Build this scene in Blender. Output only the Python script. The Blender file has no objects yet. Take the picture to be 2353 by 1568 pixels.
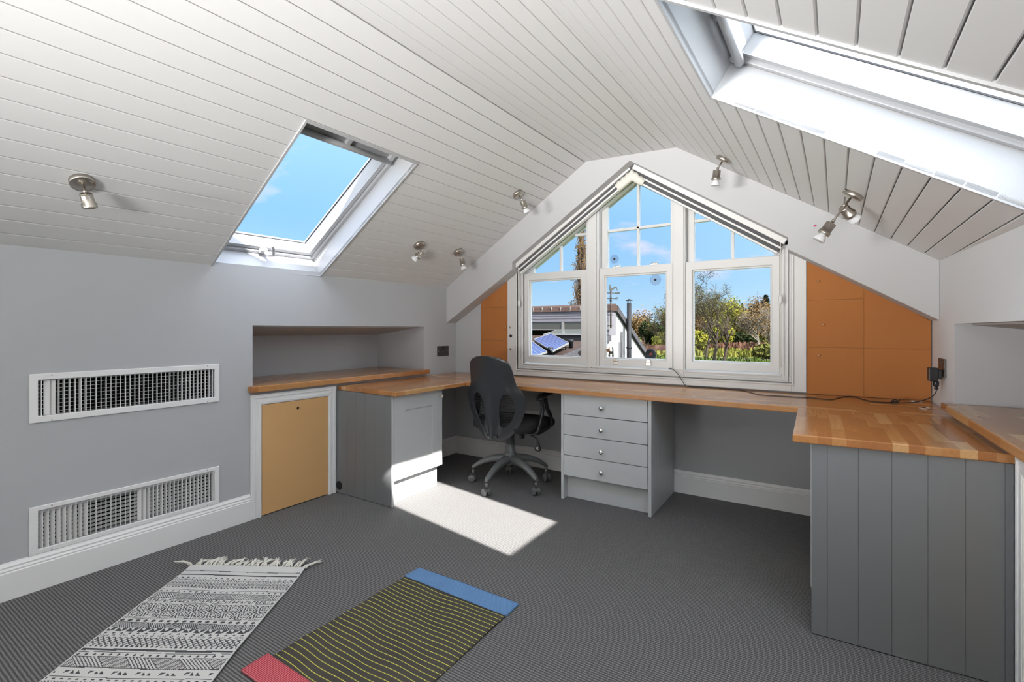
SUN_E, FILL_E, SKY_BASE, SKY_SIDE, SKY_ZEN, EXPO = 24.0, 94.0, 1.65, 6.4, 3.5, 0.2
import bpy, bmesh, math, random
from mathutils import Vector, Matrix
from mathutils.geometry import tessellate_polygon
V = Vector
PI = math.pi
C = bpy.context.scene.collection
rnd = random.Random(7)

# ------------------------------------------------------------------ helpers
WM = {}                                   # world matrix of every parent we make

class MB:
    """collects faces, links them as ONE mesh object"""
    def __init__(s):
        s.v, s.f, s.mi, s.sm = [], [], [], []
    def add(s, vs, fs, m=0, smooth=False, M=None):
        o = len(s.v)
        s.v += [(M @ V(p)) if M else V(p) for p in vs]
        for f in fs:
            s.f.append([o + i for i in f]); s.mi.append(m); s.sm.append(smooth)
        return s
    def box(s, x0, y0, z0, x1, y1, z1, m=0, M=None, fn=None):
        x0, x1 = min(x0, x1), max(x0, x1); y0, y1 = min(y0, y1), max(y0, y1); z0, z1 = min(z0, z1), max(z0, z1)
        vs = [(x, y, z) for z in (z0, z1) for (x, y) in ((x0, y0), (x1, y0), (x1, y1), (x0, y1))]
        if fn: vs = [fn(*p) for p in vs]
        return s.add(vs, [(3, 2, 1, 0), (4, 5, 6, 7), (0, 1, 5, 4), (1, 2, 6, 5), (2, 3, 7, 6), (3, 0, 4, 7)], m, False, M)
    def hexa(s, P, m=0, M=None):          # 8 points: 4 bottom (ccw), 4 top
        return s.add(P, [(3, 2, 1, 0), (4, 5, 6, 7), (0, 1, 5, 4), (1, 2, 6, 5), (2, 3, 7, 6), (3, 0, 4, 7)], m, False, M)
    def prism(s, loops, fn, d0, d1, m=0, side_m=None, smooth=False):
        """polygon (with holes) in (a,b), swept from d0 to d1 through fn(a,b,d)"""
        if not isinstance(loops[0][0], (tuple, list)): loops = [loops]
        flat = [p for l in loops for p in l]
        tris = tessellate_polygon([[V((a, b, 0)) for a, b in l] for l in loops])
        n = len(flat)
        vs = [fn(a, b, d0) for a, b in flat] + [fn(a, b, d1) for a, b in flat]
        s.add(vs, [tuple(t) for t in tris] + [tuple(n + i for i in reversed(t)) for t in tris], m)
        o, k = 0, len(s.v) - 2 * n
        for l in loops:
            L = len(l)
            for i in range(L):
                j = (i + 1) % L
                s.f.append([k + o + i, k + o + j, k + n + o + j, k + n + o + i]); s.mi.append(m if side_m is None else side_m); s.sm.append(smooth)
            o += L
        return s
    def tube(s, pts, r, seg=10, m=0, flat=1.0, up=None, caps=True, smooth=True):
        pts = [V(p) for p in pts]; n = len(pts)
        rs = r if isinstance(r, (list, tuple)) else [r] * n
        t0 = (pts[1] - pts[0]).normalized()
        u = V(up) if up else (V((0, 0, 1)) if abs(t0.z) < .9 else V((1, 0, 0)))
        vs = []; 
        for i, p in enumerate(pts):
            t = (pts[min(i + 1, n - 1)] - pts[max(i - 1, 0)])
            t = t.normalized() if t.length > 1e-9 else t0
            a = u - t * u.dot(t)
            a = a.normalized() if a.length > 1e-6 else t.orthogonal().normalized()
            u = a if not up else u
            b = t.cross(a)
            for k in range(seg):
                w = 2 * PI * k / seg
                vs.append(p + (a * math.cos(w) * flat + b * math.sin(w)) * rs[i])
        fs = []
        for i in range(n - 1):
            for k in range(seg):
                k2 = (k + 1) % seg
                fs.append((i * seg + k, i * seg + k2, (i + 1) * seg + k2, (i + 1) * seg + k))
        s.add(vs, fs, m, smooth)
        if caps:
            o = len(s.v) - len(vs)
            s.f.append([o + k for k in reversed(range(seg))]); s.mi.append(m); s.sm.append(False)
            s.f.append([o + (n - 1) * seg + k for k in range(seg)]); s.mi.append(m); s.sm.append(False)
        return s
    def lathe(s, prof, M=None, seg=20, m=0, smooth=True, cap=True):
        vs = []; n = len(prof)
        for r, h in prof:
            for k in range(seg):
                w = 2 * PI * k / seg
                vs.append((r * math.cos(w), r * math.sin(w), h))
        fs = [(i * seg + k, i * seg + (k + 1) % seg, (i + 1) * seg + (k + 1) % seg, (i + 1) * seg + k) for i in range(n - 1) for k in range(seg)]
        s.add(vs, fs, m, smooth, M)
        if cap:
            o = len(s.v) - len(vs)
            if prof[0][0] > 1e-6: s.f.append([o + k for k in reversed(range(seg))]); s.mi.append(m); s.sm.append(False)
            if prof[-1][0] > 1e-6: s.f.append([o + (n - 1) * seg + k for k in range(seg)]); s.mi.append(m); s.sm.append(False)
        return s
    def sphere(s, c, r, seg=12, rings=8, m=0, sc=(1, 1, 1)):
        prof = [(max(1e-7, math.sin(PI * i / rings)) , -math.cos(PI * i / rings)) for i in range(rings + 1)]
        M = Matrix.Translation(V(c)) @ Matrix.Diagonal((r * sc[0], r * sc[1], r * sc[2], 1))
        return s.lathe(prof, M, seg, m, True, False)
    def sweep(s, prof, path, m=0, closed=False, smooth=False):
        """prof: list of functions? no: list of point rows already placed; quads between rows"""
        rows = path; n = len(rows[0]); vs = [p for r in rows for p in r]; fs = []
        for i in range(len(rows) - 1):
            for k in range(n if closed else n - 1):
                k2 = (k + 1) % n
                fs.append((i * n + k, i * n + k2, (i + 1) * n + k2, (i + 1) * n + k))
        s.add(vs, fs, m, smooth)
        return s
    def build(s, name, mats, parent=None, bevel=None, seg=2, kind=None, label=None, fix=True):
        me = bpy.data.meshes.new(name)
        vs = s.v
        if parent is not None:
            Mi = WM[parent.name].inverted()
            vs = [Mi @ p for p in vs]
        me.from_pydata([tuple(p) for p in vs], [], s.f)
        mats = mats if isinstance(mats, (list, tuple)) else [mats]
        for k in mats: me.materials.append(k)
        me.polygons.foreach_set('material_index', s.mi)
        me.polygons.foreach_set('use_smooth', s.sm)
        if fix:
            bm = bmesh.new(); bm.from_mesh(me)
            bmesh.ops.recalc_face_normals(bm, faces=bm.faces)
            bm.to_mesh(me); bm.free()
        me.update()
        o = bpy.data.objects.new(name, me); C.objects.link(o)
        if parent is not None:
            o.parent = parent; WM[o.name] = WM[parent.name].copy()
        else: WM[o.name] = Matrix()
        if bevel:
            b = o.modifiers.new('edge', 'BEVEL'); b.width = bevel; b.segments = seg; b.limit_method = 'ANGLE'; b.angle_limit = math.radians(40)
        if kind: o['kind'] = kind
        if label: o['label'] = label
        return o

def tag(o, label, cat, group=None, kind=None):
    o['label'] = label; o['category'] = cat
    if group: o['group'] = group
    if kind: o['kind'] = kind
    return o

def thing(name, label, cat, loc=(0, 0, 0), M=None, group=None, kind=None):
    o = bpy.data.objects.new(name, None); C.objects.link(o)
    m = M if M is not None else Matrix.Translation(V(loc))
    o.matrix_world = m; WM[o.name] = m.copy()
    o.empty_display_size = .05
    return tag(o, label, cat, group, kind)

def axisM(p, z, x=None):
    """matrix at p whose z axis is z"""
    z = V(z).normalized(); x = V(x) if x else z.orthogonal()
    x = (x - z * x.dot(z)).normalized(); y = z.cross(x)
    return Matrix(((x.x, y.x, z.x, p[0]), (x.y, y.y, z.y, p[1]), (x.z, y.z, z.z, p[2]), (0, 0, 0, 1)))

# ------------------------------------------------------------------ materials
def lin(r, g, b):
    f = lambda c: c / 12.92 if c <= .04045 else ((c + .055) / 1.055) ** 2.4
    return (f(r / 255), f(g / 255), f(b / 255), 1)

class NT:
    def __init__(s, name):
        s.m = bpy.data.materials.new(name); s.m.use_nodes = True
        s.t = s.m.node_tree; s.n = s.t.nodes; s.n.clear()
        s.out = s.n.new('ShaderNodeOutputMaterial')
    def new(s, typ, **kw):
        n = s.n.new(typ)
        for k, v in kw.items(): setattr(n, k, v)
        return n
    def link(s, a, b): s.t.links.new(a, b)
    def val(s, sock, v):
        if isinstance(v, (int, float, tuple, list)): sock.default_value = v
        else: s.link(v, sock)
    def math(s, op, a, b=0.0, c=0.0):
        n = s.new('ShaderNodeMath', operation=op)
        s.val(n.inputs[0], a); s.val(n.inputs[1], b); s.val(n.inputs[2], c)
        return n.outputs[0]
    def mix(s, f, a, b):
        n = s.new('ShaderNodeMix', data_type='RGBA')
        s.val(n.inputs['Factor'], f); s.val(n.inputs[6], a); s.val(n.inputs[7], b)
        return n.outputs[2]
    def obj(s):
        return s.new('ShaderNodeTexCoord').outputs['Object']
    def geo(s):
        return s.new('ShaderNodeNewGeometry').outputs['Position']
    def sep(s, v):
        n = s.new('ShaderNodeSeparateXYZ'); s.link(v, n.inputs[0]); return n.outputs
    def comb(s, x, y, z):
        n = s.new('ShaderNodeCombineXYZ')
        for i, v in enumerate((x, y, z)): s.val(n.inputs[i], v)
        return n.outputs[0]
    def noise(s, vec, scale, detail=3, rough=.5):
        n = s.new('ShaderNodeTexNoise'); s.link(vec, n.inputs['Vector'])
        n.inputs['Scale'].default_value = scale; n.inputs['Detail'].default_value = detail; n.inputs['Roughness'].default_value = rough
        return n.outputs['Fac']
    def white(s, vec):
        n = s.new('ShaderNodeTexWhiteNoise', noise_dimensions='3D'); s.link(vec, n.inputs['Vector']); return n.outputs['Value']
    def ramp(s, f, stops):
        n = s.new('ShaderNodeValToRGB'); s.link(f, n.inputs[0]); e = n.color_ramp.elements
        while len(e) < len(stops): e.new(.5)
        for k, (p, c) in zip(e, stops): k.position = p; k.color = c
        return n.outputs[0]
    def bump(s, h, strength=.2, dist=.002):
        n = s.new('ShaderNodeBump'); s.link(h, n.inputs['Height']); n.inputs['Strength'].default_value = strength; n.inputs['Distance'].default_value = dist
        return n.outputs[0]
    def bsdf(s, color, rough=.5, metal=0.0, normal=None, spec=.5, coat=0.0, coat_r=.1):
        p = s.new('ShaderNodeBsdfPrincipled')
        s.val(p.inputs['Base Color'], color); s.val(p.inputs['Roughness'], rough); p.inputs['Metallic'].default_value = metal
        p.inputs['Specular IOR Level'].default_value = spec
        if coat: p.inputs['Coat Weight'].default_value = coat; p.inputs['Coat Roughness'].default_value = coat_r
        if normal is not None: s.link(normal, p.inputs['Normal'])
        s.link(p.outputs[0], s.out.inputs[0]); s.p = p
        return s.m

def paint(name, col, rough=.5, bump=.05, scale=180, var=.03):
    t = NT(name); g = t.geo()
    n = t.noise(g, scale, 3); big = t.noise(g, 2.3, 2)
    c2 = tuple(k * (1 - var) for k in col[:3]) + (1,)
    return t.bsdf(t.mix(big, col, c2), rough, normal=t.bump(n, bump, .001))

def plain(name, col, rough=.5, metal=0.0, spec=.5, var=.06, scale=60):
    t = NT(name); n = t.noise(t.geo(), scale, 2)
    c2 = tuple(k * (1 - var) for k in col[:3]) + (1,)
    return t.bsdf(t.mix(n, col, c2), rough, metal, spec=spec)

M = {}
M['wall'] = paint('wall_paint', (.47, .48, .495, 1), .75)
M['white'] = paint('white_gloss_paint', (.86, .86, .855, 1), .32, .03)
M['bulk'] = paint('white_matt_paint', (.50, .505, .51, 1), .7)
M['rwall'] = paint('white_wall_paint', (.68, .685, .69, 1), .7)
M['ceil'] = paint('board_paint', (.665, .665, .66, 1), .45, .04)
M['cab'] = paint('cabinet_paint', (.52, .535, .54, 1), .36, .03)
M['panel'] = paint('shaded_cabinet_paint', (.19, .197, .205, 1), .34, .04)  # the cabinet paint again, with the end panels' shade darkened into it
M['winwhite'] = paint('window_paint', (.68, .68, .67, 1), .3, .03)
M['sky_white'] = paint('skylight_lacquer', (.45, .455, .465, 1), .28, .02)
M['chrome'] = plain('polished_nickel', (.78, .76, .72, 1), .16, 1)
M['nickel'] = plain('brushed_nickel', (.52, .48, .43, 1), .3, 1)
M['black'] = plain('black_plastic', (.018, .018, .02, 1), .38)
M['shell'] = plain('charcoal_shell_plastic', (.032, .034, .038, 1), .28)
M['seatf'] = plain('black_seat_fabric', (.014, .014, .015, 1), .85)
M['basegrey'] = plain('grey_nylon', (.125, .13, .13, 1), .3)
M['grey'] = plain('grey_plastic', (.33, .34, .35, 1), .4)
M['dark'] = plain('dark_void', (.01, .01, .01, 1), .9)
M['blindfab'] = plain('blind_fabric', (.085, .085, .09, 1), .7)
M['cream'] = plain('cream_cord', (.75, .73, .66, 1), .8)
M['socketdark'] = plain('black_nickel_plate', (.09, .085, .08, 1), .35, .6)
M['whiteplastic'] = plain('white_plastic', (.78, .78, .76, 1), .3)

def wood(name, along, dark=1.0, end=False):
    """butcher block: staves run along axis 'x' or 'y' (object space = world)"""
    t = NT(name); x, y, z = t.sep(t.geo())
    a, b = (x, y) if along == 'x' else (y, x)
    zz = t.math('FLOOR', t.math('DIVIDE', z, .2))
    row = t.math('FLOOR', t.math('DIVIDE', b, .043))
    off = t.math('MULTIPLY', t.white(t.comb(row, 3.7, 1.3)), .9)
    cell = t.math('FLOOR', t.math('DIVIDE', t.math('ADD', a, off), .37))
    r1 = t.white(t.comb(row, cell, 5.1)); r2 = t.white(t.comb(row, cell, 9.7))
    col = t.ramp(r1, [(0, (.44, .180, .056, 1)), (.5, (.57, .265, .092, 1)), (.86, (.65, .335, .125, 1)), (1, (.80, .50, .23, 1))])
    g = t.comb(t.math('ADD', t.math('MULTIPLY', a, 6), t.math('MULTIPLY', r2, 40)), t.math('MULTIPLY', b, 130), t.math('MULTIPLY', z, 130))
    gr = t.noise(g, 1.0, 4, .6)
    fg = t.noise(t.comb(t.math('MULTIPLY', a, 30), t.math('MULTIPLY', b, 600), z), 1.0, 2)
    c = t.mix(t.math('MULTIPLY', gr, .52), col, (.17 * dark, .052 * dark, .013 * dark, 1))
    c = t.mix(t.math('MULTIPLY', fg, .2), c, (.15, .05, .015, 1))
    return t.bsdf(c, .24, normal=t.bump(gr, .04, .001), coat=.28, coat_r=.13)
M['wood_x'] = wood('oiled_block_timber_lengthwise', 'x')
M['wood_y'] = wood('oiled_block_timber_crosswise', 'y')

def carpet():
    t = NT('ribbed_loop_carpet'); g = t.geo(); x, y, z = t.sep(g)
    wob = t.noise(g, 35, 2)
    yy = t.math('ADD', y, t.math('MULTIPLY', wob, .004))
    rib = t.math('ADD', t.math('MULTIPLY', t.math('SINE', t.math('MULTIPLY', yy, 2 * PI / .0105)), .5), .5)
    row = t.math('FLOOR', t.math('DIVIDE', yy, .0105))
    sh = t.math('MULTIPLY', t.white(t.comb(row, 1, 2)), 6.28)
    loop = t.math('ADD', t.math('MULTIPLY', t.math('SINE', t.math('ADD', t.math('MULTIPLY', x, 2 * PI / .0085), sh)), .5), .5)
    h = t.math('MULTIPLY', t.math('POWER', rib, .8), t.math('ADD', t.math('MULTIPLY', loop, .45), .55))
    fib = t.noise(g, 900, 2, .7)
    tuft = t.noise(g, 260, 2, .6)
    big = t.noise(g, 1.6, 3)
    k = t.math('ADD', t.math('MULTIPLY', h, .62), t.math('MULTIPLY', tuft, .62))
    c = t.ramp(k, [(.15, (.040, .040, .042, 1)), (.5, (.145, .142, .143, 1)), (.95, (.360, .354, .346, 1))])
    c = t.mix(t.math('MULTIPLY', fib, .35), c, (.06, .06, .062, 1))
    c = t.mix(t.math('MULTIPLY', big, .18), c, (.075, .074, .076, 1))
    return t.bsdf(c, .95, normal=t.bump(t.math('ADD', h, t.math('MULTIPLY', tuft, .5)), .7, .004), spec=.1)
M['carpet'] = carpet()

def board(name, c1, c2, rough=.7, scale=300):
    t = NT(name); g = t.geo(); n = t.noise(g, scale, 3, .7); b = t.noise(g, 3.5, 4)
    c = t.mix(b, c1, c2)
    c = t.mix(t.math('MULTIPLY', n, .35), c, tuple(k * .72 for k in c1[:3]) + (1,))
    return t.bsdf(c, rough, normal=t.bump(n, .08, .001), spec=.3)
M['mdf'] = board('bare_fibreboard', (.74, .45, .20, 1), (.66, .39, .165, 1))
M['orange'] = board('orange_felt_board', (.47, .185, .055, 1), (.41, .155, .044, 1), .85)

def glass(name, tint, gloss=.05):
    t = NT(name)
    a = t.new('ShaderNodeBsdfTransparent'); a.inputs[0].default_value = tint
    b = t.new('ShaderNodeBsdfGlossy'); b.inputs['Roughness'].default_value = .02
    fr = t.new('ShaderNodeFresnel'); fr.inputs[0].default_value = 1.45
    mx = t.new('ShaderNodeMixShader'); t.link(t.math('MULTIPLY', fr.outputs[0], gloss), mx.inputs[0]); t.link(a.outputs[0], mx.inputs[1]); t.link(b.outputs[0], mx.inputs[2])
    t.link(mx.outputs[0], t.out.inputs[0]); return t.m
PT = .80
M['pane'] = glass('tinted_pane_glass', (PT, PT, PT, 1), .015)
M['clearpane'] = glass('skylight_pane_glass', (.96, .96, .96, 1), .015)
M['leftpane'] = glass('left_skylight_pane_glass', (.85, .85, .87, 1), .015)
M['bulbglass'] = plain('frosted_lamp_glass', (.74, .75, .77, 1), .12)
M['petal'] = glass('clear_petal_plastic', (.86, .84, .86, 1), .3)
# ------------------------------------------------------------------ the room's geometry (metres; camera stands at x=0, y=0)
XR, YG, YB, CAMH = .52, 3.40, -3.6, 1.12
def xl(y): return -2.845 + .0172 * y                 # the left wall is slightly out of square
def LW(d, y, z): return V((xl(y) + d, y, z))
def plate(y): return 1.4485 + .0136 * y
D = V((.026, 1, .0128)); DN = D.normalized()
PL, FL, FR, PR = V((-2.789, 3.27, 1.493)), V((-1.43, 3.242, 2.354)), V((-.784, 3.228, 2.32)), V((.52, 3.19, 1.469))
class Slope:
    def __init__(s, A, B, O):
        n = D.cross(B - A).normalized()
        if n.z < 0: n = -n
        s.n, s.O = n, O
        e = DN.cross(n)
        s.e = e if e.x > 0 else -e
    def __call__(s, t, q, d=0.0): return s.O + DN * t + s.e * q + s.n * d
SL, SF, SR = Slope(PL, FL, FL), Slope(FL, FR, FL), Slope(FR, PR, FR)
TB = -6.95                                            # boards start behind the camera
def struct(o, label, cat): return tag(o, label, cat, None, 'structure')

# floor
m = MB(); m.box(-3.6, YB, -.08, .9, 3.55, 0)
struct(m.build('floor', M['carpet']), 'dark grey ribbed loop carpet covering the whole attic floor', 'floor')

# left wall with the niche and two duct holes
NY0, NY1, NZ0, NZ1 = 1.552, 2.99, .75, 1.146
ducts = [(.631, 1.339, .746, .901), (.629, 1.339, .173, .328)]
rect = lambda a0, a1, b0, b1: [(a0, b0), (a1, b0), (a1, b1), (a0, b1)]
m = MB()
m.prism([[(YB, 0), (3.5, 0), (3.5, plate(3.5) + .03), (YB, plate(YB) + .03)], rect(NY0, NY1, NZ0, NZ1)] + [rect(*d) for d in ducts],
        lambda a, b, d: LW(d, a, b), 0, -.07)
t = .03; dep = -.57                                  # niche lining: the top falls to the back
k7 = NZ1 - .07 * .07 / .57
m.prism([(NZ0, -.07), (k7, -.07), (NZ1 - .07, dep), (NZ0, dep)], lambda a, b, d: LW(b, d, a), NY1, NY1 + t)
m.prism([(NZ0, -.07), (k7, -.07), (NZ1 - .07, dep), (NZ0, dep)], lambda a, b, d: LW(b, d, a), NY0 - t, NY0)
m.prism([(-.07, k7), (-.07, NZ1 + t), (dep, NZ1 - .07 + t), (dep, NZ1 - .07)], lambda a, b, d: LW(a, d, b), NY0 - t, NY1 + t)
m.box(dep - t, NY0 - t, NZ0 - t, dep, NY1 + t, NZ1, fn=LW)
m.box(dep, NY0 - t, NZ0 - t, -.07, NY1 + t, NZ0, fn=LW)
struct(m.build('wall_left', M['wall']), 'pale grey knee wall with a recessed niche and two ventilation grilles', 'wall')

# right wall with its niche
m = MB()
RY0, RY1 = .9, 2.897
zr = lambda y: 1.469 + .0225 * (y - 3.19)
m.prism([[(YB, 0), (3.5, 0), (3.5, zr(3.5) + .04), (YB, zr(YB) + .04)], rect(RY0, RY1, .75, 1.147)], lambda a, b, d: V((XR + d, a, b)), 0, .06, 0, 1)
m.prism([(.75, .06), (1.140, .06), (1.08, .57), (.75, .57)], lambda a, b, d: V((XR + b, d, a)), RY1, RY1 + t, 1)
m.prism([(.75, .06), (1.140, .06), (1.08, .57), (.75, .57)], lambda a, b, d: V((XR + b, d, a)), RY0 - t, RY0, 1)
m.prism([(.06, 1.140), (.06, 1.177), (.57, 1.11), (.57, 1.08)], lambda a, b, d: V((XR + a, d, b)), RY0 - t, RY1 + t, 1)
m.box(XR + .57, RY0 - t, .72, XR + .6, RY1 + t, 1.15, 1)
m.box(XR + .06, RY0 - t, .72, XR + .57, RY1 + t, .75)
WRM = m
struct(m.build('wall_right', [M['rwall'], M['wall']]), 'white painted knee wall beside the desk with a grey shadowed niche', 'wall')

# gable wall with the pointed window opening
def zt(x): return 2.2 - .655 * abs(x + 1.12)         # underside of the pointed window head
WX0, WX1 = -2.135, -.118
hole = [(WX0, .80), (WX1, .80), (WX1, zt(WX1) + .07), (-1.12, zt(-1.12) + .07), (WX0, zt(WX0) + .07)]
m = MB()
m.prism([[(-3.0, -.05), (.62, -.05), (.62, 1.36), (-.88, 2.40), (-1.4, 2.42), (-3.0, 1.44)], hole], lambda a, b, d: V((a, d, b)), YG, YG + .10)
struct(m.build('wall_front', M['wall']), 'pale grey gable wall around the pointed window', 'wall')
m = MB()
m.prism([(-2.95, 0), (.58, 0), (.58, 1.40), (-.88, 2.30), (-1.55, 2.34), (-2.95, 1.46)], lambda a, b, d: V((a, d, b)), YB - .05, YB)
struct(m.build('wall_back', M['wall']), 'plain grey end wall behind the camera', 'wall')

# sloping ceilings: separate tongue and groove boards around the two skylight openings
LO = (-1.956, -1.287, -1.596, -.525)                  # t0 t1 s0 s1 of the left opening
RO = (-1.985, -1.338, .585, 1.575)
def boards(m, S, edges, gap, ch, hole=None, t0=TB, t1=.06, th=.014):
    def one(a, b, q0, q1):
        P = [(q0, th), (q0, ch), (q0 + ch, 0), (q1 - ch, 0), (q1, ch), (q1, th)]
        m.prism(P, lambda q, d, tt: S(tt, q, d), a, b)
    for q0, q1 in zip(edges, edges[1:]):
        q0, q1 = min(q0, q1) + gap / 2, max(q0, q1) - gap / 2
        if hole and q1 > hole[2] and q0 < hole[3]:
            for a, b, c0, c1 in ((t0, hole[0], q0, q1), (hole[1], t1, q0, q1)): one(a, b, c0, c1)
            if q0 < hole[2] - .004: one(hole[0], hole[1], q0, hole[2])
            if q1 > hole[3] + .004: one(hole[0], hole[1], hole[3], q1)
        else: one(t0, t1, q0, q1)
def slab(m, S, q0, q1, hole=None, t0=TB, t1=.3, d0=.016, d1=.20):
    def b(a0, a1, c0, c1): m.hexa([S(a0, c0, d0), S(a1, c0, d0), S(a1, c1, d0), S(a0, c1, d0), S(a0, c0, d1), S(a1, c0, d1), S(a1, c1, d1), S(a0, c1, d1)])
    if not hole: b(t0, t1, q0, q1); return
    h0, h1, g0, g1 = hole
    b(t0, h0 - .012, q0, q1); b(h1 + .012, t1, q0, q1); b(h0 - .012, h1 + .012, q0, g0 - .012); b(h0 - .012, h1 + .012, g1 + .012, q1)
m = MB()
boards(m, SL, [-.0105 - .0833 * k for k in range(21)], .0030, .0022, LO)
slab(m, SL, -1.72, .02, LO)
struct(m.build('ceiling', M['ceil']), 'left hand slope of white tongue and groove boards holding the blue skylight', 'ceiling')
m = MB()
boards(m, SF, [-.012 + .0733 * k for k in range(10)], .0032, .0022)
slab(m, SF, -.03, .68)
struct(m.build('ceiling', M['ceil']), 'narrow flat strip of white boards along the ridge', 'ceiling')
m = MB()
boards(m, SR, [.001] + [.0355 + .0795 * k for k in range(8)] + [.592 + .0810 * k for k in range(1, 14)], .0038, .0026, RO)
slab(m, SR, -.02, 1.72, RO)
struct(m.build('ceiling', M['ceil']), 'right hand slope of white boards holding the long bright skylight', 'ceiling')

# sloping bulkhead in front of the window
by = lambda x: 3.2 + (XR - x) * .021
ceil_prof = [(-2.80, 1.50), (-1.43, 2.37), (-.784, 2.335), (XR, 1.482)]
under = [(XR, 1.167), (-.150, 1.592), (-.146, 1.659), (-1.10, 2.296), (-2.085, 1.665), (-2.085, 1.606), (-2.80, 1.173)]
m = MB()
m.prism(ceil_prof + under, lambda a, b, d: V((a, by(a) if d == 0 else 3.405, b)), 0, 1)
BK = struct(m.build('trim_1', M['bulk'], bevel=.004), 'white sloping bulkhead boxed around the top of the gable window', 'bulkhead')
m = MB(); m.prism([(-.022, 1.708), (-.014, 1.705), (-.008, 1.710), (-.003, 1.715), (-.011, 1.717), (-.018, 1.715)], lambda a, b, d: V((a, by(a) - .0012 + d, b)), 0, .001)
m.build('smudge', plain('pink_smudge', (.50, .06, .14, 1), .8), BK, label='small pink paint smudge')

# skirting boards
def skirt(m, path):
    prof = [(0, 0), (.018, 0), (.018, .112), (.015, .116), (.016, .122), (.012, .130), (.013, .137), (.007, .146), (.004, .152), (0, .152)]
    rows = [[fn(d, z) for d, z in prof] for fn in path]
    m.sweep(None, rows)
    for r in (rows[0], rows[-1]): m.add(r, [tuple(range(len(r)))])
m = MB()
skirt(m, [lambda d, z: LW(d, YB, z), lambda d, z: LW(d, 1.534, z)])
struct(m.build('baseboard_left', M['white']), 'tall white moulded skirting under the two grilles', 'skirting')
m = MB()
skirt(m, [lambda d, z: LW(d, 2.60, z), lambda d, z: LW(d, YG - d, z)])
struct(m.build('baseboard_left', M['white']), 'short white skirting between the cupboard and the corner', 'skirting')
m = MB()
skirt(m, [lambda d, z: V((xl(YG) + d, YG - d, z)), lambda d, z: V((XR - d, YG - d, z))])
struct(m.build('baseboard_front', M['white']), 'white moulded skirting under the desk', 'skirting')
# ------------------------------------------------------------------ window_1: three sashes under a pointed head
W1 = thing('window_1', 'white triple sash window with a pointed head in the gable wall', 'window', (-1.12, 3.40, .75), kind='structure')
WW = M['winwhite']
AY = 3.374                                           # architrave face
m = MB()                                             # architrave: flat boards with a stepped inner moulding
def arch(x0, x1, sgn):
    top = lambda x: zt(x) + .10
    for a, b, y in ((x0, x1, AY), ):
        m.prism([(a, .742), (b, .742), (b, top(b)), (a, top(a))], lambda p, q, d: V((p, d, q)), y, YG)
arch(-2.206, -2.112, 1); arch(-.135, -.058, -1)
m.box(-2.112, AY, .742, -.135, YG, .792)
for sx, x in ((1, -2.112), (-1, -.135)):
    for k, (w, y) in enumerate(((.012, AY - .008), (.024, AY - .003))):
        pass
m.build('architrave', WW, W1, .003)
m = MB()
def mould(pts_in, w, y, h):
    pass
# stepped moulding frame: two thin raised bands following left, bottom and right
for off, w, y in ((0, .012, AY - .009), (.030, .010, AY - .006), (.052, .014, AY + .004)):
    xa, xb, zb = -2.124 + off, -.123 - off, .782 + off * .62
    m.prism([(xa, zb), (xa + w, zb + w * .62), (xa + w, zt(xa + w) + .06), (xa, zt(xa) + .06)], lambda p, q, d: V((p, d, q)), y, YG + .01)
    m.prism([(xb, zb), (xb, zt(xb) + .06), (xb - w, zt(xb - w) + .06), (xb - w, zb + w * .62)], lambda p, q, d: V((p, d, q)), y, YG + .01)
    m.prism([(xa, zb), (xb, zb), (xb - w, zb + w * .62), (xa + w, zb + w * .62)], lambda p, q, d: V((p, d, q)), y, YG + .01)
m.build('moulding', WW, W1, .002)
m = MB()                                             # box frame, mullions, inner sill, pointed head
m.box(-2.12, 3.388, .80, -2.058, 3.48, zt(-2.06) + .05); m.box(-.198, 3.388, .80, -.13, 3.48, zt(-.198) + .05)
m.box(-2.12, 3.386, .795, -.13, 3.49, .834); m.box(-2.2, 3.4905, .790, -.05, 3.70, .842)
FRM = m
m.build('frame', WW, W1, .003)
for x0, x1 in ((-1.497, -1.394), (-.849, -.764)):
    m = MB()
    m.prism([(x0, .805), (x1, .805), (x1, zt(x1) + .05), (x0, zt(x0) + .05)], lambda p, q, d: V((p, d, q)), 3.394, 3.48)
    xc = (x0 + x1) / 2
    m.prism([(xc - .034, .80), (xc + .034, .80), (xc + .034, zt(xc + .034) + .05), (xc - .034, zt(xc - .034) + .05)], lambda p, q, d: V((p, d, q)), 3.380, 3.396)
    m.build('mullion', WW, W1, .003)
m = MB()
for x0, x1 in ((-2.12, -1.12), (-1.12, -.13)):
    m.prism([(x0, zt(x0) - .0), (x1, zt(x1) - .0), (x1, zt(x1) + .13), (x0, zt(x0) + .13)], lambda p, q, d: V((p, d, q)), 3.40, 3.50)
m.build('head', WW, W1, .003)
m = MB()
m.prism([(3.372, .834), (3.405, .834), (3.405, .846), (3.380, .846), (3.372, .841)], lambda y, z, d: V((d, y, z)), -2.05, -.19)
m.build('sill_bead', WW, W1)

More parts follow.
